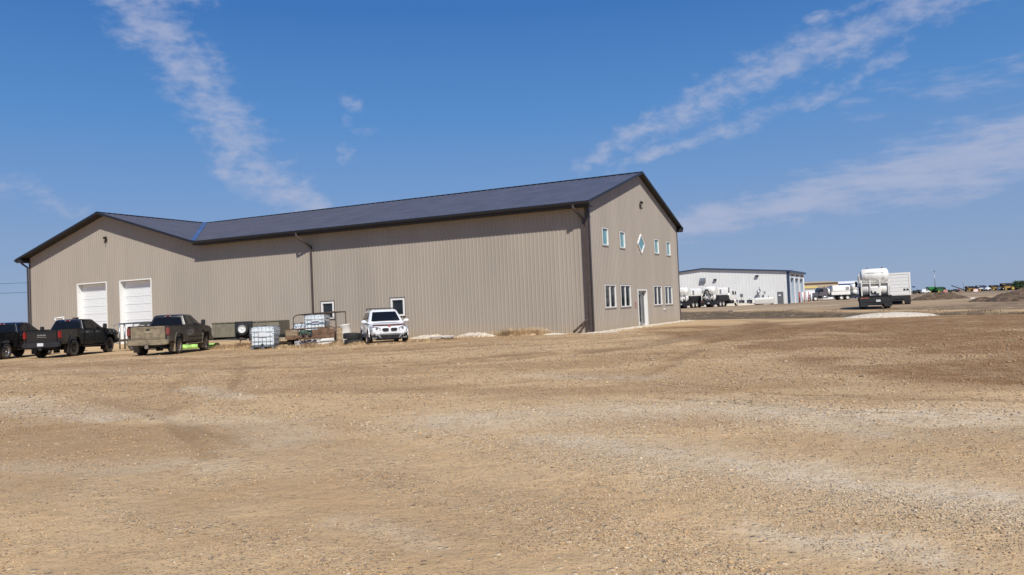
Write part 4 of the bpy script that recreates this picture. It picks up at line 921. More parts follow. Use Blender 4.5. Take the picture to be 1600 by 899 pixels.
# --- rusty flat trailer with pipe rack
def rusty_trailer():
    x, y = -10.65, 41.0; z = wz(x, y); t = thing('rusty_trailer', 'rusty utility trailer with railing and a tall pipe rack carrying white totes', 'trailer', (x, y, z), rad(0))
    g = MB(); g.box(-1.32, 1.25, .0, 3.4, .50, .58); g.box(-1.32, 1.25, -.05, .06, .40, .60); g.box(-.07, .07, -1.25, 0, .40, .50)
    g.prism([(-.8, 0), (0, -1.3), (.8, 0), (.65, 0), (0, -1.1), (-.65, 0)], .42, .50, 'z'); fr = g.build('frame', rust, t)
    # low railing
    g = MB(); r = .028
    g.tube([(-1.32, 0, .5), (-1.32, 0, .92), (1.10, 0, 1.0), (1.26, 0, .92), (1.26, 0, .5)], r, 8); g.tube([(-1.32, 0, .92), (-1.32, 3.3, .92), (-1.32, 3.3, .5)], r, 8); g.tube([(1.26, 0, .92), (1.26, 3.3, .92), (1.26, 3.3, .5)], r, 8)
    g.tube([(-.65, 0, .5), (-.65, 0, .94)], r, 8); g.tube([(.55, 0, .5), (.55, 0, .97)], r, 8); g.build('railing', rust, t)
    # tall rack
    g = MB(); g.tube([(-.92, .1, .55), (-.92, .1, 1.5), (-.84, .1, 1.62), (-.68, .1, 1.68), (1.26, .1, 1.78), (1.32, .1, 1.7), (1.32, .1, .55)], .026, 8)
    g.tube([(.75, .1, .55), (.75, .1, 1.74)], .026, 8); g.tube([(-.92, 2.6, .55), (-.92, 2.6, 1.5), (-.7, 2.6, 1.68), (1.3, 2.6, 1.76), (1.32, 2.6, .55)], .026, 8); g.tube([(1.3, .1, 1.76), (1.3, 2.6, 1.76)], .026, 8); g.tube([(-.7, .1, 1.68), (-.7, 2.6, 1.68)], .026, 8); g.tube([(.75, .1, 1.45), (1.32, .1, 1.5)], .018, 6); g.build('pipe_rack', rustd, t)
    for i, (a, b_, m_) in enumerate(((-1.30, -.68, woodm), (.1, 1.22, rust))):
        for k in range(3): g = MB(); g.box(a, b_, -.045, -.012, .52+k*.125, .64+k*.125); g.build('plank', m_, t)
    g = MB(); g.box(-.62, .0, .15, .6, .58, .86); g.cyl((-.5, .1, .75), (-.2, .1, .75), .13, n=12); g.cyl((.25, .05, .72), (.25, .3, .72), .12, n=12); g.box(.4, .9, .1, .5, .60, .78); pm = g.build('pump', mat('greenish pump paint', (.10, .15, .10), .6), t, bevel=.01)
    g = MB()
    for q in (.45, .6, .72, .9): g.lathe([(.03, 0), (.09, .01), (.09, .05), (.03, .06)], (q, -.02, .86), (0, 1, 0), 12)
    g.build('valve_wheel', rust, t)
    for s_ in (-1, 1):
        for yy in (.75, 1.6): w = wheel(t, s_*1.16, yy, .34, .22, rimd, 'steel', side=s_); w.rotation_euler = (0, 0, math.pi/2); w.location = (s_*1.17, yy-.35, .34)
    g = MB(); g.box(-1.35, -.85, .3, 2.1, .70, .74); g.box(.85, 1.35, .3, 2.1, .70, .74); g.build('fender', rustd, t)
    # jack and hitch gear at the tongue
    g = MB(); g.tube([(0, -1.15, .02), (0, -1.15, .85)], .035, 8); g.tube([(0, -1.15, .85), (.14, -1.15, .87)], .02, 6); g.cyl((0, -1.15, 0), (0, -1.15, .04), .11, n=10); g.cyl((-.16, -.8, .5), (-.16, -.8, .78), .07, n=10); g.cyl((.14, -.7, .5), (.14, -.7, .72), .08, n=10); g.tube([(-.3, -.6, .5), (-.5, -.5, .3), (-.2, -1., .12)], .025, 6); g.tube([(.2, -.6, .5), (.45, -.6, .25), (.3, -1., .1)], .02, 6); g.build('tongue_jack', chassism, t)
    return t
rusty_trailer()
zt = wz(-10.65, 41.)+.58
tote('white caged tote riding on the rusty trailer', (-10.55, 42.0, zt), math.pi/2, s=(.95, 1.15, .92))
t_ = tote('smaller white caged tote at the left of the rusty trailer deck', (-11.55, 42.6, zt-.10), math.pi/2, s=(.6, .8, .58))
# white pipes slung under / beside the trailer
for i, (xa, ya, xb, yb, zc) in enumerate(((-11.35, 40.45, -10.1, 40.62, .26), (-10.9, 40.75, -9.4, 40.85, .30), (-11.3, 40.3, -10.75, 40.5, .14), (-10.3, 40.5, -9.45, 40.7, .13))):
    g = MB(); z_ = wz(xa, ya); rr_ = .10 if i < 2 else .085
    d = Vector((xb-xa, yb-ya, .05)).normalized()
    g.lathe([(rr_, 0), (rr_, (Vector((xb-xa, yb-ya, 0))).length), (rr_*.82, (Vector((xb-xa, yb-ya, 0))).length-.001), (rr_*.80, .02), (rr_, 0)], (xa, ya, z_+zc-.03), d, 14)
    o = g.build('plastic_pipe', pvc, None); tag(o, ('longest white pipe lying under the left of the rusty trailer', 'upper white pipe under the right of the rusty trailer', 'short white pipe on the ground by the trailer wheel', 'short white pipe on the ground right of the trailer tongue')[i], 'pipe', 'white pipes under the rusty trailer')
# drum, barrel, tyres
x, y = -9.15, 41.0; t = thing('steel_drum', 'narrow tan drum standing between rusty trailer and white barrel', 'drum', (x, y, wz(x, y)))
g = MB(); g.lathe([(.15, 0), (.165, .01), (.16, .28), (.17, .30), (.16, .32), (.16, .58), (.17, .60), (.16, .62), (.16, .88), (.165, .90), (.145, .90), (.145, .87), (.001, .87)], (0, 0, 0), (0, 0, 1), 22); g.build('shell', tanm, t)
g = MB(); g.cyl((.06, .03, .86), (.06, .03, .90), .03, n=8); g.build('bung', rust, t)
x, y = -8.78, 41.2; t = thing('plastic_barrel', 'white plastic barrel leaning behind the stacked tyres', 'barrel', (x, y, wz(x, y)+.02)); t.rotation_euler = (rad(-4), rad(-8), 0)
g = MB(); g.lathe([(.24, 0), (.27, .03), (.285, .3), (.29, .6), (.29, .95), (.305, .97), (.305, 1.02), (.27, 1.03), (.265, .98), (.001, .98)], (0, 0, 0), (0, 0, 1), 22); g.build('shell', pvc, t)
g = MB(); g.tube([(-.3, 0, .9), (-.32, 0, .98), (-.3, 0, 1.0)], .015, 6); g.build('handle', galv, t)
def loose_tyre(label, loc, r=.37, w=.26, tilt=0, rz=0):
    t = thing('loose_tyre', label, 'tyre', loc, rz, 'tyres stacked flat by the white car'); t.rotation_euler = (rad(tilt), rad(tilt*.6), rz); h = w
    g = MB(); g.lathe([(r*.56, .03), (r*.66, 0), (r*.92, .01), (r, .05), (r, h-.05), (r*.92, h-.01), (r*.66, h), (r*.56, h-.03), (r*.58, h*.5), (r*.56, .03)], (0, 0, 0), (0, 0, 1), 32); g.build('casing', rubberc, t)
    g = MB()
    for i in range(28):
        M = Matrix.Rotation(2*math.pi*i/28, 4, 'Z')
        for q in (.28, .72): g.box(r*.99, r*1.025, -r*.07, r*.07, h*q-h*.17, h*q+h*.17, M=M @ Matrix.Translation((0, 0, 0)))
    g.build('tread', rubberc, t)
x, y = -8.0, 39.0; z = wz(x, y)
loose_tyre('lower black tyre of the stack of two by the white car', (x, y, z-.01), r=.45, w=.31); loose_tyre('upper black tyre of the stack of two by the white car', (x-.07, y, z+.31), r=.44, w=.30, tilt=2, rz=.5)
# scrap boards / pallet
x, y = -3.6, 39.2; t = thing('broken_pallet', 'broken grey wooden pallet lying flat near the wall', 'pallet', (x, y, wz(x, y)), rad(8))
for k in range(5): g = MB(); g.box(-.62, .62+random.uniform(-.15, .05), -.42+k*.2, -.30+k*.2, .10+random.uniform(0, .01), .125); g.build('slat', woodg, t)
for k in range(3): g = MB(); g.box(-.58+k*.53, -.50+k*.53, -.42, .5, .0, .098); g.build('bearer', woodm, t)
x, y = -3.1, 38.7; g = MB(); M = Matrix.Translation((x, y, wz(x, y)+.03)) @ Matrix.Rotation(rad(20), 4, 'Z') @ Matrix.Rotation(rad(5), 4, 'Y'); g.box(-.45, .45, -.05, .05, -.02, .02, M=M); o = g.build('loose_board', rust, None); tag(o, 'reddish brown board lying beside the broken pallet', 'board')
x, y = -3.3, 39.1; g = MB(); M = Matrix.Translation((x, y, wz(x, y)+.16)) @ Matrix.Rotation(rad(-6), 4, 'Z'); g.box(-.30, .30, -.06, .06, -.015, .015, M=M); o = g.build('loose_board', whitev, None); tag(o, 'short white board lying on top of the broken pallet', 'board')
# lime hose mat behind the muddy pickup
x, y = -18.1, 45.0; g = MB(); secs = []
for i in range(9):
    xx = -1.1+i*.27; zc = .02+.10*abs(math.sin(i*1.7)); secs.append([(xx, -.35, 0), (xx, -.30, .10+zc), (xx, 0, .17+zc), (xx, .3, .08+zc), (xx, .38, 0)])
g.loft(secs); o = g.build('plastic_sled', lime, None, loc=(x, y, wz(x, y))); tag(o, 'lime green crumpled plastic sled on the ground behind the muddy pickup', 'sled')
# pipe-frame equipment trailer between the pickups
x, y = -22.0, 46.6; z = wz(x, y); t = thing('equipment_trailer', 'steel frame equipment trailer with tall posts parked behind the pickups', 'trailer', (x, y, z), rad(4))
g = MB(); g.tube([(-1.45, 0, .1), (-1.45, 0, 1.6), (1.8, 0, 1.72)], .045, 8); g.tube([(-1.18, .05, .1), (-1.18, .05, 1.62)], .055, 8); g.tube([(-1.62, 0, 1.1), (-1.75, 0, 1.2), (-1.78, 0, 1.5), (-1.62, 0, 1.6), (-1.45, 0, 1.6)], .02, 6); g.tube([(1.8, 0, .4), (1.8, 0, 1.72), (1.8, 2, 1.72), (1.8, 2, .4)], .04, 8); g.tube([(-1.45, 2, .1), (-1.45, 2, 1.6), (1.8, 2, 1.72)], .045, 8); g.build('pipe_frame', galv, t)
g = MB(); g.box(-1.5, 2.2, 0, 2.0, .55, .68); g.build('deck', rustd, t)
g = MB(); g.prism([(-.6, .68), (-.55, 1.45), (-.35, 1.6), (.9, 1.62), (1.1, 1.4), (1.15, .68)], .3, 1.5, 'y'); g.build('machine_cover', mat('dark olive cover', (.05, .055, .045), .6), t, bevel=.05)
g = MB(); g.box(-.45, -.1, .27, .31, 1.15, 1.5); g.box(.05, .8, .27, .31, 1.15, 1.5); g.build('cover_window', clearl, t)
for q in (-.6, .5): w = wheel(t, q, -.05, .36, .22, rimd, 'steel', side=-1)
g = MB(); g.cyl((-1.6, 0, 1.02), (-1.6, 0, 1.14), .07, n=10); g.build('tail_lamp', blackp, t)
# white rack on something behind the black pickup
x, y = -28.4, 49.2; z = wz(x, y); t = thing('ladder_rack', 'white and grey steel rack standing behind the black lifted pickup', 'rack', (x, y, z))
g = MB(); g.tube([(-.4, 0, 0), (-.4, 0, 1.95), (-.46, 0, 2.15), (.15, 0, 2.2)], .04, 8); g.tube([(.1, 0, 0), (.1, 0, 2.15)], .03, 8); g.box(-.42, 1.1, -.05, .05, 1.84, 1.93); g.tube([(-.4, 1, 0), (-.4, 1, 1.95)], .04, 8); g.build('frame', whitev, t)
g = MB(); g.prism([(.62, 1.9), (.72, 2.15), (.9, 2.15), (.8, 1.9)], -.1, .3, 'y'); g.tube([(1.05, 0, 0), (1.05, 0, 1.95)], .04, 8); g.build('bracket', rustd, t)

# dry weeds, tumbleweed, gravel lips
grass_patch('dry_weeds', 'dry straw weeds growing around the trailers and the white car', [(-14.9, 42.6, 1.0, .5, 2.2, 1.6), (-13.9, 41.6, 1.4, .5, 1.4, 1.), (-11.9, 39.9, 1.3, .4, 1.2, .8), (-10.3, 39.6, 1.8, .5, 2.2, 1.1), (-8.2, 39.1, .9, .4, 1.4, .9), (-5.9, 36.0, 1.5, .45, 3.4, .5), (-4.4, 37.0, 1.2, .4, 1.4, .8), (-7.6, 38.2, .7, .4, 1., .9), (-16, 43.2, .8, .4, 1., 1.2), (-2.4, 40.0, 1.5, .5, .8, .7), (-9.2, 40.2, .6, .3, 1., 1.1)], straw, hgt=.26, n=800, wid=.008)
grass_patch('dry_weeds', 'pale seed stalks of tumbleweed brush in front of the trailers', [(-14.7, 42.3, .7, .4, 1., 1.2), (-10.4, 39.5, .9, .4, 1., 1.), (-5.9, 35.9, 1.2, .4, 1., .4), (-13.4, 41.2, 1.2, .4, 1., .9), (-16.0, 43.0, .8, .4, 1., .9)], mat('rusty seed stalks', (.25, .13, .07), .9, var=.3), hgt=.42, n=260, wid=.005, lean=.9)
def heap(name, label, cat, c, ax, ay, h, m, rot=0., seed=1, rough=.35, kind=None, n=30, fq=2.2):
    V = []; F = []; cr, sr = math.cos(rot), math.sin(rot)
    P = [(i/(n-1)*2-1, j/(n-1)*2-1) for j in range(n) for i in range(n)]
    P = np.array(P); q = np.hypot(P[:, 0], P[:, 1]); X = c[0]+P[:, 0]*ax*cr-P[:, 1]*ay*sr; Y = c[1]+P[:, 0]*ax*sr+P[:, 1]*ay*cr
    nz_ = fbm(X, Y, fq/max(.6, min(ax, ay)), 6, seed, .66); k = np.maximum(0, 1-q*q*(.75+.5*nz_))
    Z = height(X, Y)+np.where(k > 0, h*(k**.8)*(1-rough+rough*2*nz_)-.04, -.06); V = np.stack([X, Y, Z], -1).tolist()
    for j in range(n-1):
        for i in range(n-1): F.append((j*n+i, j*n+i+1, (j+1)*n+i+1, (j+1)*n+i))
    me = bpy.data.meshes.new(name); me.from_pydata(V, [], F); me.materials.append(m); me.polygons.foreach_set('use_smooth', [True]*len(F))
    o = bpy.data.objects.new(name, me); S.collection.objects.link(o); tag(o, label, cat)
    if kind: o['kind'] = kind
    return o
heap('soil_heap', 'low straw brown soil heap under the tumbleweed brush at the long wall', 'soil heap', (.5, 40.2), 1.5, .55, .26, mat('straw littered soil', (.42, .30, .18), .95, var=.35, vs=8, bump=1.), rad(-26), 2)
heap('gravel_heap', 'low pale gravel heap against the long wall left of the dry brush', 'gravel heap', (-2.0, 40.7), 1.35, .6, .24, gravelw, rad(-26), 3, .6, fq=5.)
heap('gravel_heap', 'thin pale gravel lip along the wall right behind the white car', 'gravel heap', (-4.4, 41.9), 1.6, .5, .19, gravelw, rad(-26), 4, .6, fq=4.)
heap('gravel_heap', 'small pale gravel spill between dry brush and the bent outlet pipe', 'gravel heap', (2.0, 39.4), .9, .4, .12, gravelw, rad(-26), 5)
heap('gravel_heap', 'flat pale gravel spill at the building corner', 'gravel heap', (4.3, 38.9), 1.3, .45, .10, gravelw, rad(10), 6)
heap('gravel_heap', 'wide whitish gravel mound at the edge of the ditch', 'gravel heap', (22.0, 45.6), 2.7, 1.3, .30, gravelw, rad(-20), 8, .15)
grass_patch('tumbleweed_brush', 'tangled straw coloured tumbleweed brush piled against the long wall', [(-.2, 40.4, .75, .4, 3.2, 1.), (.75, 40.0, .85, .4, 3.6, 1.05), (1.45, 39.7, .5, .35, 1.6, .8), (-1.0, 40.6, .6, .35, 1., .6)], straw, hgt=.50, n=420, wid=.006, lean=.9, cat='brush')
def long_lip():
    """pebbles washed along the foot of the end wall"""
    rng = random.Random(3); g = MB()
    UVs = [(rng.uniform(-.2, WD+.3), -rng.random()**2*1.0-.06) for i in range(1500)]; PP = [BW(*q) for q in UVs]; ZZ = height(np.array([p.x for p in PP]), np.array([p.y for p in PP]))
    for i in range(1500):
        p = PP[i]; s_ = rng.uniform(.02, .06); z_ = float(ZZ[i])
        a = rng.uniform(0, 3); M = Matrix.Translation((p.x, p.y, z_+.01)) @ Matrix.Rotation(a, 4, 'Z')
        g.add([(s_, 0, 0), (-s_, 0, .2*s_), (0, s_*.8, 0), (0, -s_*.8, 0), (0, 0, s_*.7), (0, 0, -s_)], [(0, 2, 4), (2, 1, 4), (1, 3, 4), (3, 0, 4), (2, 0, 5), (1, 2, 5), (3, 1, 5), (0, 3, 5)], M=M)
    me = g.build('drain_rock', gravelw, None); me['kind'] = 'stuff'; tag(me, 'pale drain rock strewn along the foot of the gable end wall', 'gravel')
long_lip()
# ditch grass
sp_ = []
rg = random.Random(11)
for i in range(150):
    s_ = rg.random(); e0 = Vector((13.8, 56.)).lerp(Vector((28., 40.)), s_) if False else (13.8+14.2*s_*1.35, 56-16*s_*1.35); w_ = rg.random()
    far_ = (22.4+9.1*s_*1.3, 91-43*s_*1.3); x_ = e0[0]*(1-w_)+far_[0]*w_; y_ = e0[1]*(1-w_)+far_[1]*w_
    sp_.append((x_, y_, rg.uniform(.8, 2.2), rg.uniform(.5, 1.4), rg.uniform(.4, 1.), rg.uniform(.5, 1.1)))
grass_patch('ditch_grass', 'flattened grey brown grass filling the ditch beyond the gravel yard', sp_, mat('dark dead grass', (.17, .125, .080), .9, var=.4, vs=.6), hgt=.22, n=110, wid=.012)
for k, (xa, ya, xb, yb, lb) in enumerate(((20.6, 53.0, 21.6, 50.6, 'left one of two pale boards lying in the ditch'), (21.1, 53.4, 22.0, 51.0, 'right one of two pale boards lying in the ditch'))):
    a_ = Vector((xa, ya, wz(xa, ya)+.22)); b_ = Vector((xb, yb, wz(xb, yb)+.04)); d_ = (b_-a_); g = MB(); L_ = d_.length
    M = Matrix.Translation(a_) @ d_.to_track_quat('X', 'Z').to_matrix().to_4x4(); g.box(0, L_, -.07, .07, -.02, .02, M=M); o = g.build('loose_board', mat('bleached board', (.52, .47, .40), .9, var=.2), None); tag(o, lb, 'board', 'pale boards in the ditch')

# ================================================================== TANK TRUCKS
def tank_truck(label, loc, rotz, cab_m, boom=False, group='white tank service trucks', boxlen=4.2):
    t = thing('tank_truck', label, 'tank truck', loc, rotz, group)
    w = 1.25
    g = MB(); g.box(.1, 10.4, -.45, .45, .75, 1.05); g.box(.0, 7.0, -w, w, 1.02, 1.16); g.box(.0, .15, -w, w, .60, 1.16); g.box(1.2, 1.4, -1., 1., .4, .7); g.box(3.2, 3.4, -1, 1, .4, .7); g.box(4.6, 4.8, -1, 1, .4, .7); g.box(.15, 2.0, -w+.05, -.6, .55, 1.0); g.box(.15, 2.0, .6, w-.05, .55, 1.0); g.build('chassis', chassism, t)
    # stacked lateral tanks at the rear
    def tank(x, z, r, hw, nm):
        g = MB(); g.lathe([(.001, -hw-r*.28), (r*.45, -hw-r*.23), (r*.8, -hw-r*.10), (r, -hw+.04), (r, hw-.04), (r*.8, hw+r*.10), (r*.45, hw+r*.23), (.001, hw+r*.28)], (x, 0, z), (0, 1, 0), 28)
        o = g.build(nm, whitet, t)
        g = MB()
        for q in (-.62, .62): g.lathe([(r+.012, q*hw-.03), (r+.012, q*hw+.03)], (x, 0, z), (0, 1, 0), 28)
        g.build('strap', whitet, o); return o
    up = tank(.80, 2.84, .64, .98, 'upper_tank')
    lo = tank(.80, 1.72, .54, .98, 'lower_tank')
    g = MB(); g.tube([(.17, -.72, 3.12), (.17, .70, 3.12), (.17, .72, 2.5)], .02, 6); g.tube([(.17, -.72, 3.12), (.17, -.72, 2.5)], .02, 6); g.build('hand_rail', whitet, up)
    for k, q in enumerate((-.62, .55)): g = MB(); g.cyl((.8, q, 3.38), (.8, q, 3.56), .08, n=8); g.build('relief_valve', chassism, up)
    g = MB()
    for q in (-1.05, -.38, .38, 1.05): g.box(.14, .24, q-.05, q+.05, 1.16, 2.5)
    g.box(.14, 1.4, -1.1, 1.1, 2.18, 2.24); g.build('tank_stand', whitet, t)
    g = MB(); g.box(.10, .5, -.36, .36, 1.16, 1.86); g.build('valve_cabinet', whitet, t, bevel=.02)
    g = MB(); g.cyl((.02, .02, 1.42), (.14, .02, 1.42), .10, n=10); g.tube([(.05, -.3, 1.3), (.05, .25, 1.35), (.05, .3, 1.6)], .04, 6); g.build('valve', chassism, t)
    for s_ in (-1, 1):
        g = MB(); g.box(-.02, .02, min(s_*(.95 if s_ < 0 else .55), s_*1.2), max(s_*(.95 if s_ < 0 else .55), s_*1.2), .93, 1.0); g.build('rear_lamp', chassism if s_ < 0 else mat('faded orange lamp', (.4, .14, .08), .4), t)
        g = MB(); g.box(.3, 2.2, min(s_*.66, s_*1.22), max(s_*.66, s_*1.22), .25, .9) if False else g.box(.02, .05, min(s_*.62, s_*1.22), max(s_*.62, s_*1.22), .22, .90); g.build('mud_flap', chassism, t)
    g = MB(); g.box(-.03, .0, -.36, -.02, .62, .80); g.build('licence_plate', platem, t)
    g = MB(); g.box(.03, .12, -w, w, .45, .60); g.build('rear_bumper', chassism, t)
    # enclosure with rounded roof, black lower cabinet
    x0, x1 = 2.0, 2.0+boxlen; pr = [(-w, 1.95), (-w, 2.95), (-w+.10, 3.16), (-w+.34, 3.30), (w-.34, 3.30), (w-.10, 3.16), (w, 2.95), (w, 1.95)]
    g = MB(); g.prism(pr, x0, x1, 'x'); e = g.build('enclosure', whitet, t, bevel=.08, auto=True)
    for s_ in (-1, 1):
        for k in range(6): g = MB(); g.box(x0+.25, x0+1.0, min(s_*w, s_*(w+.03)), max(s_*w, s_*(w+.03)), 2.2+k*.13, 2.27+k*.13); g.build('louvre', galv, e)
    lower_m = chassism if cab_m is not greyc else whitet
    g = MB(); g.box(x0, x1+.3, -w+.03, w-.03, 1.16, 1.93); g.build('lower_cabinet', lower_m, t, bevel=.02)
    # pump gear behind the cab
    xg = x1+.35; g = MB(); g.cyl((xg+.3, .6, 1.2), (xg+.3, .6, 2.6), .22, n=14); g.cyl((xg+.3, -.9, 1.15), (xg+.3, -.9, 2.3), .28, n=14); g.build('vertical_tank', whitet, t)
    g = MB(); g.box(xg, xg+.7, -.5, .4, 1.16, 2.1); g.tube([(xg, -.3, 2.1), (xg+.2, -.2, 2.7), (xg+.6, .1, 2.6), (xg+.65, .2, 1.6)], .06, 8); g.build('pump', chassism, t)
    # cab
    xc = x1+1.15
    g = MB(); g.prism([(xc, 1.0), (xc, 2.75), (xc+.15, 2.95), (xc+1.5, 2.95), (xc+1.72, 2.80), (xc+1.95, 1.95), (xc+1.95, 1.0)], -1.1, 1.1, 'y'); c = g.build('cab', cab_m, t, bevel=.06, auto=True)
    g = MB(); g.loft([[(xc+1.9, -y_, z_) for y_, z_ in ((.92, 1.), (.92, 1.75), (.7, 1.92), (-.7, 1.92), (-.92, 1.75), (-.92, 1.))], [(xc+3.2, -y_*.9, z_) for y_, z_ in ((.85, .95), (.85, 1.55), (.6, 1.72), (-.6, 1.72), (-.85, 1.55), (-.85, .95))], [(xc+3.45, -y_*.85, z_) for y_, z_ in ((.8, .9), (.8, 1.35), (.6, 1.5), (-.6, 1.5), (-.8, 1.35), (-.8, .9))]], smooth=False); g.build('hood', cab_m, t, bevel=.05, auto=True)
    g = MB(); g.box(xc+3.44, xc+3.52, -.42, .42, .75, 1.4); g.build('grille', chrome, t, bevel=.01)
    g = MB(); g.prism([(xc+1.74, 2.72), (xc+1.94, 2.0), (xc+1.975, 2.0), (xc+1.775, 2.73)], -.95, .95, 'y'); g.build('windshield', autog, t)
    for s_ in (-1, 1):
        g = MB(); g.prism([(xc+.95, 2.0), (xc+.95, 2.65), (xc+1.6, 2.65), (xc+1.78, 2.0)], s_*1.09, s_*1.115, 'y'); g.build('side_window', autog, t)
        g = MB(); g.box(xc+.85, xc+.88, min(s_*1.09, s_*1.108), max(s_*1.09, s_*1.108), 1.05, 2.7); g.box(xc+.9, xc+1.85, min(s_*1.095, s_*1.115), max(s_*1.095, s_*1.115), 1.1, 1.95); g.build('cab_door', cab_m, t)
        g = MB(); g.prism(arc(xc+2.75, .5, .68, 10)+arc(xc+2.75, .5, .60, 10)[::-1], s_*.75, s_*1.2, 'y'); g.build('front_fender', cab_m, t)
        g = MB(); g.box(xc+1.72, xc+1.82, min(s_*1.25, s_*1.45), max(s_*1.25, s_*1.45), 2.0, 2.55); g.tube([(xc+1.8, s_*1.05, 2.0), (xc+1.77, s_*1.3, 2.0)], .02, 6); g.build('mirror', blackp, t)
        g = MB(); g.tube([(xc-.12, s_*.95, 1.0), (xc-.12, s_*.95, 3.25)], .08, 10); g.build('exhaust_stack', chrome if cab_m is greyc else chassism, t)
        g = MB(); g.cyl((xc-.1, s_*1.0, .78), (xc+1.3, s_*1.0, .78), .28, n=16); g.build('fuel_tank', alu if cab_m is greyc else chassism, t)
        g = MB(); g.box(xc+3.2, xc+3.46, min(s_*.62, s_*.88), max(s_*.62, s_*.88), 1.12, 1.34); g.build('head_lamp', clearl, t, bevel=.02)
        for x_ in (2.6, 4.0): wheel(t, x_, s_*.98, .52, .5, rimw, 'steel', side=s_)
        wheel(t, xc+2.75, s_*1.02, .52, .3, rimw, 'steel', side=s_)
    g = MB(); g.box(xc+3.35, xc+3.6, -1.15, 1.15, .45, .75); g.build('front_bumper', chrome, t, bevel=.03)
    if boom:
        g = MB(); g.tube([(.4, .9, 1.2), (.4, .9, 1.9)], .14, 10); g.tube([(.4, .9, 1.7), (-.1, .2, 2.85), (-.1, -.2, 2.9)], .13, 8); g.tube([(-.1, -.2, 2.9), (-.1, -.7, 1.7)], .10, 8); g.build('crane_boom', chassism, t)
    return t
hd = heading(26)
def T(xc_, yc_): return (xc_, yc_, wz(xc_, yc_))
tank_truck('white tank truck seen from behind in the muddy strip, two stacked tanks', T(30.9, 66.5), heading(23), whitet)
tank_truck('white tank truck half hidden behind the taupe building corner', T(27.6, 129.), heading(37), whitet)
tank_truck('white tank truck with black crane boom in front of the white building', T(32.4, 130.), heading(37), whitet, boom=True)
tank_truck('grey conventional truck with white enclosure seen side-on beyond the white building', T(77.6, 176.), heading(-90), greyc, boxlen=3.9)

# --- box trailer seen from the rear
x, y = 39.6, 80.5; t = thing('box_trailer', 'white box trailer with roll-up rear door beside the tank truck', 'trailer', (x, y, wz(x, y)), heading(24))
g = MB(); g.box(0, 9, -1.3, 1.3, .98, 3.25); bx_ = g.build('box_body', whitet, t, bevel=.02)
g = MB(); g.box(-.06, 0, -1.32, -1.17, .95, 3.28); g.box(-.06, 0, 1.17, 1.32, .95, 3.28); g.box(-.06, 0, -1.17, 1.17, 3.1, 3.28); g.box(-.06, 0, -1.17, 1.17, .95, 1.02); g.build('door_frame', whitet, t)
dd = None
for k in range(6):
    if dd is None: g = MB(); g.box(-.035, -.002, -1.14, 1.14, 1.03, 1.03+.335); dd = g.build('door_panel', wsteel, t, bevel=.012)
    else: c = dd.copy(); S.collection.objects.link(c); c.parent = t; c.location = (0, 0, k*.345)
for q in (-.72, -1.0): g = MB(); g.box(-.045, -.036, q-.1, q+.1, 1.42, 1.62); g.build('sticker', blackp, t)
g = MB(); g.box(0, 9, -.5, .5, .7, .96); g.box(-.05, .1, -1.25, 1.25, .55, .93); g.box(-.1, .02, -1.2, 1.2, .38, .5); g.box(-.06, .04, -1.25, -.7, .15, .55); g.box(-.06, .04, .7, 1.25, .15, .55); g.box(.9, 1.1, -1, 1, .4, .7); g.box(2.1, 2.3, -1, 1, .4, .7); g.box(7, 7.2, -.8, .8, .0, .9); g.build('chassis', chassism, t)
for s_ in (-1, 1):
    for x_ in (1.0, 2.2): wheel(t, x_, s_*1.02, .5, .5, rimw, 'steel', side=s_)
    g = MB(); g.box(-.07, -.05, min(s_*1.08, s_*1.2), max(s_*1.08, s_*1.2), .80, .88); g.build('tail_lamp', redl, t)

# ================================================================== WHITE BUILDING
wa = math.atan2(19, 9.9)
wb = thing('white_building', 'white ribbed steel shop with blue roof trim and three tall bays on its side', 'building', (50.3, 142., .26), wa)
# local x runs along the bay side (away), local y runs left along the gable front
EV, GW, DL, SLW = 5.85, 31., 21.5, 1/12.
gtop = lambda v: EV+SLW*(GW/2-abs(v-GW/2))
mb = ribbed((0, 0), (0, 1), (-1, 0), GW, gtop, [(1.0, 2.05, -.3, 2.2)], pitch=.61, hr=.03, wr=.10); mb.build('wall', wsteel, wb, label='white gable front wall with a grey door')
bays = [(2.2, 6.2, -.3, 4.7), (8.2, 12.4, -.3, 4.7), (14.6, 19.2, -.3, 4.7)]
ribbed((0, 0), (1, 0), (0, -1), DL, lambda a: EV, bays, pitch=.61, hr=.03, wr=.10).build('wall', wsteel, wb, label='white side wall with three tall bay doors')
ribbed((DL, 0), (0, 1), (1, 0), GW, gtop, pitch=1.2).build('wall', wsteel, wb); ribbed((0, GW), (1, 0), (0, 1), DL, lambda a: EV, pitch=1.2).build('wall', wsteel, wb)
for k, (y0, y1) in enumerate(((-.35, GW/2), (GW/2, GW+.35))):
    za, zb_ = gtop(max(0, y0))+.1, gtop(min(GW, y1))+.1
    if k == 0: za = EV+.1-.35*SLW
    else: zb_ = EV+.1-.35*SLW
    g = MB(); g.add([(x_, yy, zz+dz) for x_ in (-.3, DL+.3) for yy, zz in ((y0, za), (y1, zb_)) for dz in (0, .08)], [(0, 1, 3, 2), (4, 6, 7, 5), (0, 4, 5, 1), (2, 3, 7, 6), (0, 2, 6, 4), (1, 5, 7, 3)]); g.build('roof', wsteel, wb)
    g = MB(); g.add([(x_, yy, zz+dz) for x_ in (-.36, -.3) for yy, zz in ((y0, za), (y1, zb_)) for dz in (-.14, .12)], [(0, 1, 3, 2), (4, 6, 7, 5), (0, 4, 5, 1), (2, 3, 7, 6), (0, 2, 6, 4), (1, 5, 7, 3)]); g.build('rake_fascia', bluet, wb)
g = MB(); g.box(-.36, DL+.3, -.42, -.36, EV-.2, EV+.2); g.build('eave_fascia', bluet, wb)
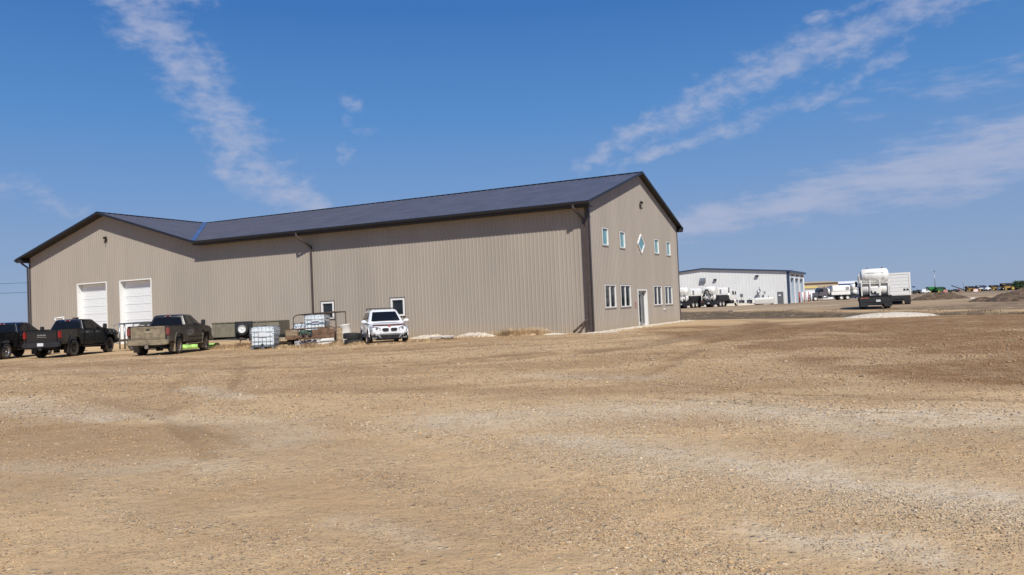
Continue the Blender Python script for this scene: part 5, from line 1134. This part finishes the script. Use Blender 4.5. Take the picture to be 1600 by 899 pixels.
g = MB(); g.box(-.09, .0, -.1, .25, -.05, EV); g.box(-.1, .7, -.12, .0, -.05, EV); g.build('corner_trim', bluet, wb)
g = MB(); g.box(-.06, .02, 1.0, 2.05, -.05, 2.2); wd_ = g.build('door', doorg, wb, bevel=.01); g = MB(); g.box(-.08, -.06, 1.45, 1.85, 1.45, 1.7); g.build('door_sign', signw, wd_)
for k, (a0, a1, z0, z1) in enumerate(bays):
    g = MB(); g.box(a0-.1, a0+.12, -.08, .5, -.1, z1+.1); g.box(a1-.12, a1+.1, -.08, .5, -.1, z1+.1); g.box(a0+.12, a1-.12, -.08, .5, z1-.1, z1+.12)
    bd = g.build('bay_door', mat('pale blue steel frame', (.30, .36, .44), .5), wb, label=('nearest of three tall bay doors', 'middle of three tall bay doors', 'farthest of three tall bay doors')[k])
    for q in range(7): g = MB(); h_ = (z1-.1)/7; g.box(a0+.12, a1-.12, .36, .42, q*h_+.02, (q+1)*h_-.02); g.build('door_panel', whited, bd)
    g = MB(); g.box((a0+a1)/2-.2, (a0+a1)/2+.2, -.45, -.05, 5.1, 5.35); g.build('wall_lamp', chassism, wb, bevel=.03)
for q, zz, s_ in ((9.9-4.4, 5.05, .30), (15.3-2.1, 4.75, .28), (23.8, 5.3-.6, .28)):
    g = MB(); g.box(-.40, -.05, q-s_, q+s_, zz+.1, zz+.4); g.build('wall_lamp', chassism, wb, bevel=.03)
g = MB(); g.prism([(0, 0), (0, .8), (-.38, .15), (-.38, 0)], 15.0, 16.1, 'y', M=Matrix.Translation((-.05, 0, 4.65))); g.build('vent_hood', galv, wb)
# gas meter stand, fence, low white tank, bollards
def wl(a, b): c_, s_ = math.cos(wa), math.sin(wa); return (50.3+a*c_-b*s_, 142.+a*s_+b*c_)
def wthing(nm, lb, cat, a, b, grp=None): X, Y = wl(a, b); return thing(nm, lb, cat, (X, Y, wz(X, Y)), wa, grp)
t = wthing('gas_meter', 'grey gas meter and riser pipe on the white building front', 'meter', -.4, 5.2)
g = MB(); g.tube([(0, 0, 0), (0, 0, 2.7), (.2, 0, 2.7)], .10, 8); g.tube([(-.1, .3, 1.9), (-.1, -.3, 2.5), (-.1, 0, 3.2)], .07, 8); g.build('riser_pipe', galv, t)
g = MB(); g.lathe([(.001, -.15), (.28, -.1), (.3, 0), (.28, .1), (.001, .15)], (-.15, .15, 2.3), (1, 0, 0), 14); g.box(-.2, .0, -1.15, -.85, 1.9, 2.4); g.build('meter_body', alu, t)
t = wthing('water_tank', 'long low white tank standing in front of the white building', 'tank', -2.6, 4.4)
g = MB(); g.prism([(-.7, .1), (-.75, 1.0), (-.5, 1.25), (.5, 1.25), (.75, 1.0), (.7, .1)], -2.1, 1.1, 'y'); g.build('shell', whitet, t, bevel=.08, auto=True)
g = MB(); g.box(-.6, .6, -1.9, -1.6, 0, .12); g.box(-.6, .6, .6, .9, 0, .12); g.tube([(0, -1.2, 1.2), (0, -1.2, 1.6)], .05, 6); g.tube([(0, 1.0, 1.2), (0, 1.0, 1.5)], .05, 6); g.build('fittings', chassism, t)
for k, b in enumerate((6.6, 8.0)):
    t = wthing('pump_unit', ('small black pump unit beside the low white tank', 'small black pump unit with a panel, left of the other pump')[k], 'pump', -2.4, b, 'small pump units at the white building')
    g = MB(); g.box(-.5, .5, -.4, .4, .15, .95); g.build('engine_box', chassism, t, bevel=.03); g = MB(); g.cyl((-.5, 0, .5), (-.62, 0, .5), .22, n=12); g.build('pulley', galv, t)
    g = MB(); g.box(-.1, .1, -.25, .25, 1.5 if k else 1.2, 2.1 if k else 1.5); g.tube([(0, 0, .9), (0, 0, 1.6)], .05, 6); g.build('control_panel', galv if k else signw, t)
t = wthing('pipe_fence', 'low dark pipe fence in front of the white building', 'fence', -3.2, 14.)
g = MB(); g.tube([(0, -3.5, 1.05), (0, 4, 1.05)], .05, 6); g.build('rail', chassism, t)
for q in (-3.5, -1.6, .3, 2.2, 4): g = MB(); g.tube([(0, q, 0), (0, q, 1.75 if q == -1.6 else 1.1)], .07, 6); g.build('post', chassism, t)
ORD = ('nearest', 'second', 'third', 'fourth', 'fifth', 'farthest')
for k, a_ in enumerate((1.9, 6.6, 8.0, 12.8, 14.4, 19.7)):
    cn = 'white' if k % 2 else 'faded red'; pm_ = signw if k % 2 else mat('faded red paint', (.34, .085, .075), .6)
    t = wthing('bollard', f'{cn} steel bollard guarding the bay doors, {ORD[k]} from the building corner', 'bollard', a_, -1.5, 'red and white bollards guarding the bay doors')
    g = MB(); g.cyl((0, 0, 0), (0, 0, 1.95), .15, n=12); g.ell((0, 0, 1.95), (.15, .15, .08), 12, 4); g.build('post', pm_, t)
    g = MB(); g.cyl((0, 0, 0), (0, 0, .04), .24, n=12); g.build('base_plate', concrete, t)
heap('gravel_heap', 'low pale gravel bank in front of the pipe fence', 'gravel heap', (41., 143.), 6, 2., .45, gravelw, rad(10), 12, .1)
g = MB(); X, Y = 30.2, 84.; 
for i in range(10):
    x_ = 24.+i*1.5; y_ = 84.+i*.9; g.box(-.90, .90, -.35, .35, -.1, .05+.004*i, M=Matrix.Translation((x_, y_, wz(x_, y_))) @ Matrix.Rotation(rad(31), 4, 'Z'))
o = g.build('concrete_edge', mat('dusty concrete', (.40, .33, .25), .95), None); tag(o, 'long pale concrete edge lying across the field beyond the ditch', 'kerb')

# ================================================================== FAR BUILDINGS
t = thing('warehouse', 'distant beige warehouse with a yellow stripe behind the grey truck', 'building', (86.5, 232., wz(86, 232)), rad(-2))
g = MB(); g.box(-6, 10.2, 0, 16, -.3, 3.3); g.build('lower_wall', greyw, t); g = MB(); g.box(-6.02, 10.22, -.05, 16, 3.3, 4.9); g.build('upper_wall', beige, t)
g = MB(); g.prism([(-.5, 4.9), (8, 5.5), (16.5, 4.9)], -6.3, 10.5, 'x'); g.build('roof', beige, t); g = MB(); g.box(-6.02, 4, -.12, -.055, 3.45, 4.0); g.build('yellow_stripe', yellow, t)
g = MB(); g.box(-5.5, -4.9, -.2, .1, 4.2, 5.2); g.build('roof_vent', chassism, t)
for k in range(3): g = MB(); g.box(-4.5+k*5, -1.5+k*5, -.09, -.055, 0, 2.8); g.build('door', whited, t)
t = thing('blue_shed', 'distant blue shed with a white roof between warehouse and truck box', 'shed', (100.4, 236., wz(100, 236)), 0)
g = MB(); g.box(-2.4, 6, 0, 7, -.3, 4.4); g.build('wall', bluec, t); g = MB(); g.prism([(-.3, 4.4), (3.5, 5.2), (7.3, 4.4)], -2.7, 6.3, 'x'); g.build('roof', wsteel, t)

# ================================================================== SOIL BERMS, FAR MACHINERY, MAST, TREE, WIRES
heap('soil_berm', 'long low dark soil berm right of the box trailer', 'soil berm', (59.0, 108.), 4.2, 2.2, .85, soil, rad(2), 14, .75, n=64, fq=4.2)
heap('soil_berm', 'large dark soil berm cut off by the right edge', 'soil berm', (50.2, 76.), 4.0, 3.0, 1.05, soil, rad(2), 15, .6, n=64, fq=4.)
heap('soil_berm', 'small dark soil mound left of the large berm', 'soil berm', (47.6, 79.), 1.5, 1.2, .45, soil, rad(0), 16, .6, n=40, fq=4.)
x, y = 60.6, 103.; g = MB(); g.box(-.3, .3, -.08, .08, .0, .12, M=Matrix.Translation((x, y, wz(x, y)))); o = g.build('loose_board', signw, None); tag(o, 'white board lying at the foot of the long soil berm', 'board')
def fx(px, D, dy=0): return ((px-800)/1220*D, D)
def combine(label, px, D, body, dark, s=1., header=None, rot=0.):
    x, y = fx(px, D); t = thing('combine_harvester', label, 'harvester', (x, y, wz(x, y)), rad(rot), 'farm machines parked on the horizon')
    g = MB(); g.prism([(-2.6*s, .9), (-2.8*s, 2.6*s), (-2.0*s, 3.1*s), (1.2*s, 3.1*s), (1.4*s, 1.0)], -1.5, 1.5, 'y'); g.build('hull', body, t, bevel=.08)
    g = MB(); g.box(-2.9*s, 1.35*s, -1.6, 1.6, 2.3*s, 3.9*s); g.build('grain_tank', dark, t, bevel=.05)
    g = MB(); g.prism([(1.4*s, 1.7*s), (1.4*s, 3.5*s), (2.9*s, 3.5*s), (3.2*s, 1.7*s)], -1.0, 1.0, 'y'); g.build('cab', autog, t, bevel=.06)
    g = MB(); g.tube([(-1.6*s, -1.4, 3.0*s), (-3.8*s, -1.5, 3.4*s)], .18, 8); g.build('unload_auger', body, t)
    g = MB(); g.prism([(3.2*s, .3), (3.3*s, 1.1), (4.4*s, .9), (4.6*s, .25)], -3.2, 3.2, 'y'); g.build('header', header or dark, t)
    for s_ in (-1, 1): wheel(t, 1.6*s, s_*1.7, .95, .6, mat('yellow wheel', (.6, .42, .05), .5), 'steel', side=s_); wheel(t, -2.0*s, s_*1.5, .6, .4, mat('yellow wheel', (.6, .42, .05), .5), 'steel', side=s_)
    return t
combine('left one of two green harvesters on the horizon', 1455, 400, greend, green, .8, green); combine('right one of two green harvesters on the horizon', 1468, 396, green, greend, .75, greend)
combine('yellow harvester with red header behind the pink sign', 1515, 400, yel2, chassism, .68, redm); combine('yellow harvester in the middle of the horizon row', 1553, 385, yel2, chassism, .68, signw)
combine('biggest yellow harvester near the right edge', 1573, 340, yel2, chassism, .8, chassism); combine('pale harvester with dark blue cab on the horizon', 1532, 390, wsteel, mat('navy paint', (.03, .05, .10), .5), .72, wsteel)
combine('dark harvester just left of the tree', 1585, 350, chassism, greend, .7, chassism)
x, y = fx(1496, 390); t = thing('grain_auger', 'long thin grain auger raised beside the red header', 'auger', (x, y, wz(x, y)))
g = MB(); g.tube([(-3.2, 0, 3.3), (4.0, 0, .6)], .22, 8); g.build('tube', chassism, t); g = MB(); g.tube([(1.0, -.8, 0), (0, 0, 1.9)], .09, 6); g.tube([(1.0, .8, 0), (0, 0, 1.9)], .09, 6); g.build('undercarriage', redm, t)
for k, (px, D, L_, H_, m_, lb) in enumerate(((1432, 395, 4.2, 1.7, chassism, 'low dark implement left of the white pickup on the horizon'), (1489, 398, 6.0, 1.3, chassism, 'low dark implement between green harvesters and auger'), (1541, 385, 3.0, 1.6, whited, 'white seeder cart between two harvesters'), (1564, 370, 3.0, 1.5, wsteel, 'white low implement right of the middle yellow harvester'))):
    x, y = fx(px, D); t = thing('farm_implement', lb, 'farm machine', (x, y, wz(x, y)), 0, 'low farm implements on the horizon')
    g = MB(); g.prism([(-L_/2, .5), (-L_/2*.8, H_), (-L_*.1, H_*.8), (L_*.1, H_*1.15), (L_/2*.9, H_*.8), (L_/2, .5)], -1, 1, 'y'); g.build('frame', m_, t)
    for s_ in (-1, 1): g = MB(); g.cyl((s_*L_*.3, -1.2, .5), (s_*L_*.3, 1.2, .5), .5, n=12); g.build('wheel', rubberc, t)
x, y = fx(1444, 392); t = thing('white_van', 'small white van left of the green harvesters on the horizon', 'van', (x, y, wz(x, y)))
g = MB(); g.prism([(-1.9, .4), (-1.9, 2.1), (.9, 2.1), (1.4, 1.3), (2.1, 1.1), (2.1, .4)], -.9, .9, 'y'); g.build('body', whitec, t, bevel=.05)
g = MB(); g.prism([(.2, 1.3), (.2, 1.95), (.85, 1.95), (1.25, 1.3)], -.92, .92, 'y'); g.build('window', autog, t)
for q in (-1.2, 1.3): g = MB(); g.cyl((q, -.93, .35), (q, .93, .35), .35, n=12); g.build('wheel', rubberc, t)
x, y = fx(1475, 380); t = thing('red_bin', 'small reddish bin right of the green harvesters', 'bin', (x, y, wz(x, y))); g = MB(); g.prism([(-.9, 0), (-1.1, 1.2), (1.1, 1.2), (.9, 0)], -.8, .8, 'y'); g.build('hopper', mat('faded red bin', (.45, .2, .18), .6), t)
x, y = fx(1523.5, 250); t = thing('roadside_sign', 'small pink and white sign board standing in the far field', 'sign', (x, y, wz(x, y)), 0)
g = MB(); g.box(-.75, .75, -.04, .04, .25, 1.15); g.build('board', mat('pale pink board', (.70, .42, .40), .6, var=.15, vs=3), t); g = MB(); g.box(-.5, .5, -.06, -.045, .45, .85); g.build('lettering_panel', signw, t)
for s_ in (-.6, .6): g = MB(); g.box(s_-.04, s_+.04, .045, .1, 0, 1.0); g.build('leg', chassism, t)
x, y = fx(1460.5, 405); t = thing('light_mast', 'tall thin grey mast rising behind the green harvesters', 'mast', (x, y, wz(x, y))); g = MB(); g.cyl((0, 0, 0), (0, 0, 11.2), .22, .10, n=8); g.build('pole', galv, t); g = MB(); g.box(-.5, .5, -.2, .2, 11.15, 11.35); g.build('lamp_head', chassism, t)
x, y = fx(1504.5, 600); t = thing('light_mast', 'thinner faint mast left of the red header', 'mast', (x, y, wz(x, y))); g = MB(); g.cyl((0, 0, 0), (0, 0, 10.5), .13, .07, n=8); g.build('pole', galv, t)
x, y = fx(1427, 300); t = thing('billboard', 'small dark billboard on a post right of the box trailer', 'sign', (x, y, wz(x, y))); g = MB(); g.box(-.55, .55, -.05, .05, 2.7, 3.2); g.build('board', mat('navy paint', (.03, .05, .10), .5), t); g = MB(); g.cyl((0, 0, 0), (0, 0, 2.7), .05, n=6); g.build('post', galv, t)
def tree(label, x, y, h, r):
    z = wz(x, y); t = thing('bushy_tree', label, 'tree', (x, y, z)); g = MB(); rg = random.Random(int(x*10)); tips = []
    g.cyl((0, 0, -.2), (.1, 0, h*.4), .22, .14, n=8)
    for i in range(9):
        a = rg.uniform(0, 6.28); e = Vector((math.cos(a)*r*rg.uniform(.4, .8), math.sin(a)*r*rg.uniform(.4, .8), h*rg.uniform(.5, .92))); g.cyl((.05, 0, h*rg.uniform(.2, .4)), e, .09, .03, n=6); tips.append(e)
    g.build('trunk', barkm, t); V = []; F = []
    for e in tips+[Vector((0, 0, h*.8))]:
        for k in range(420):
            d = Vector((rg.gauss(0, 1), rg.gauss(0, 1), rg.gauss(0, .8)))*r*.30; p = e+d; s_ = rg.uniform(.06, .16); n_ = Vector((rg.gauss(0, 1), rg.gauss(0, 1), rg.gauss(0, 1))).normalized(); a_ = n_.orthogonal().normalized()*s_; b_ = n_.cross(a_); c_ = n_*s_*.25
            if p.z < .3: continue
            b0 = len(V); V += [tuple(p-a_), tuple(p-b_*.5+c_), tuple(p+a_), tuple(p+b_*.5+c_)]; F.append((b0, b0+1, b0+2, b0+3))
    me = bpy.data.meshes.new('crown'); me.from_pydata(V, [], F); me.materials.append(leafm); o = bpy.data.objects.new('crown', me); S.collection.objects.link(o); o.parent = t
tx, ty = fx(1597, 230); tree('dark green bushy tree at the right edge of the horizon', tx-1, ty, 2.9, 1.2); tree('second green tree just behind the bushy tree at the right edge', tx+1.0, ty+3, 3.1, 1.3)
# distant treeline and power line
t = thing('power_line', 'pair of thin power cables crossing the sky left of the taupe building', 'power line', (-95, 150., 0))
for zz, dy in ((10.2, 0), (8.36, 0)):
    g = MB(); pts = [(-70+i*8.0, 0, zz+((i-9)/9.)**2*.7) for i in range(19)]; g.tube(pts, .035, 5); g.build('cable', wire, t)
for q in (-70, 74):
    g = MB(); g.cyl((q, .1, -.5), (q, .1, 12.), .16, .12, n=8); g.box(q-.06, q+.06, -.9, 1.1, 10.8, 10.95); g.build('pole', woodm, t)
print('OBJECTS', len(bpy.data.objects))
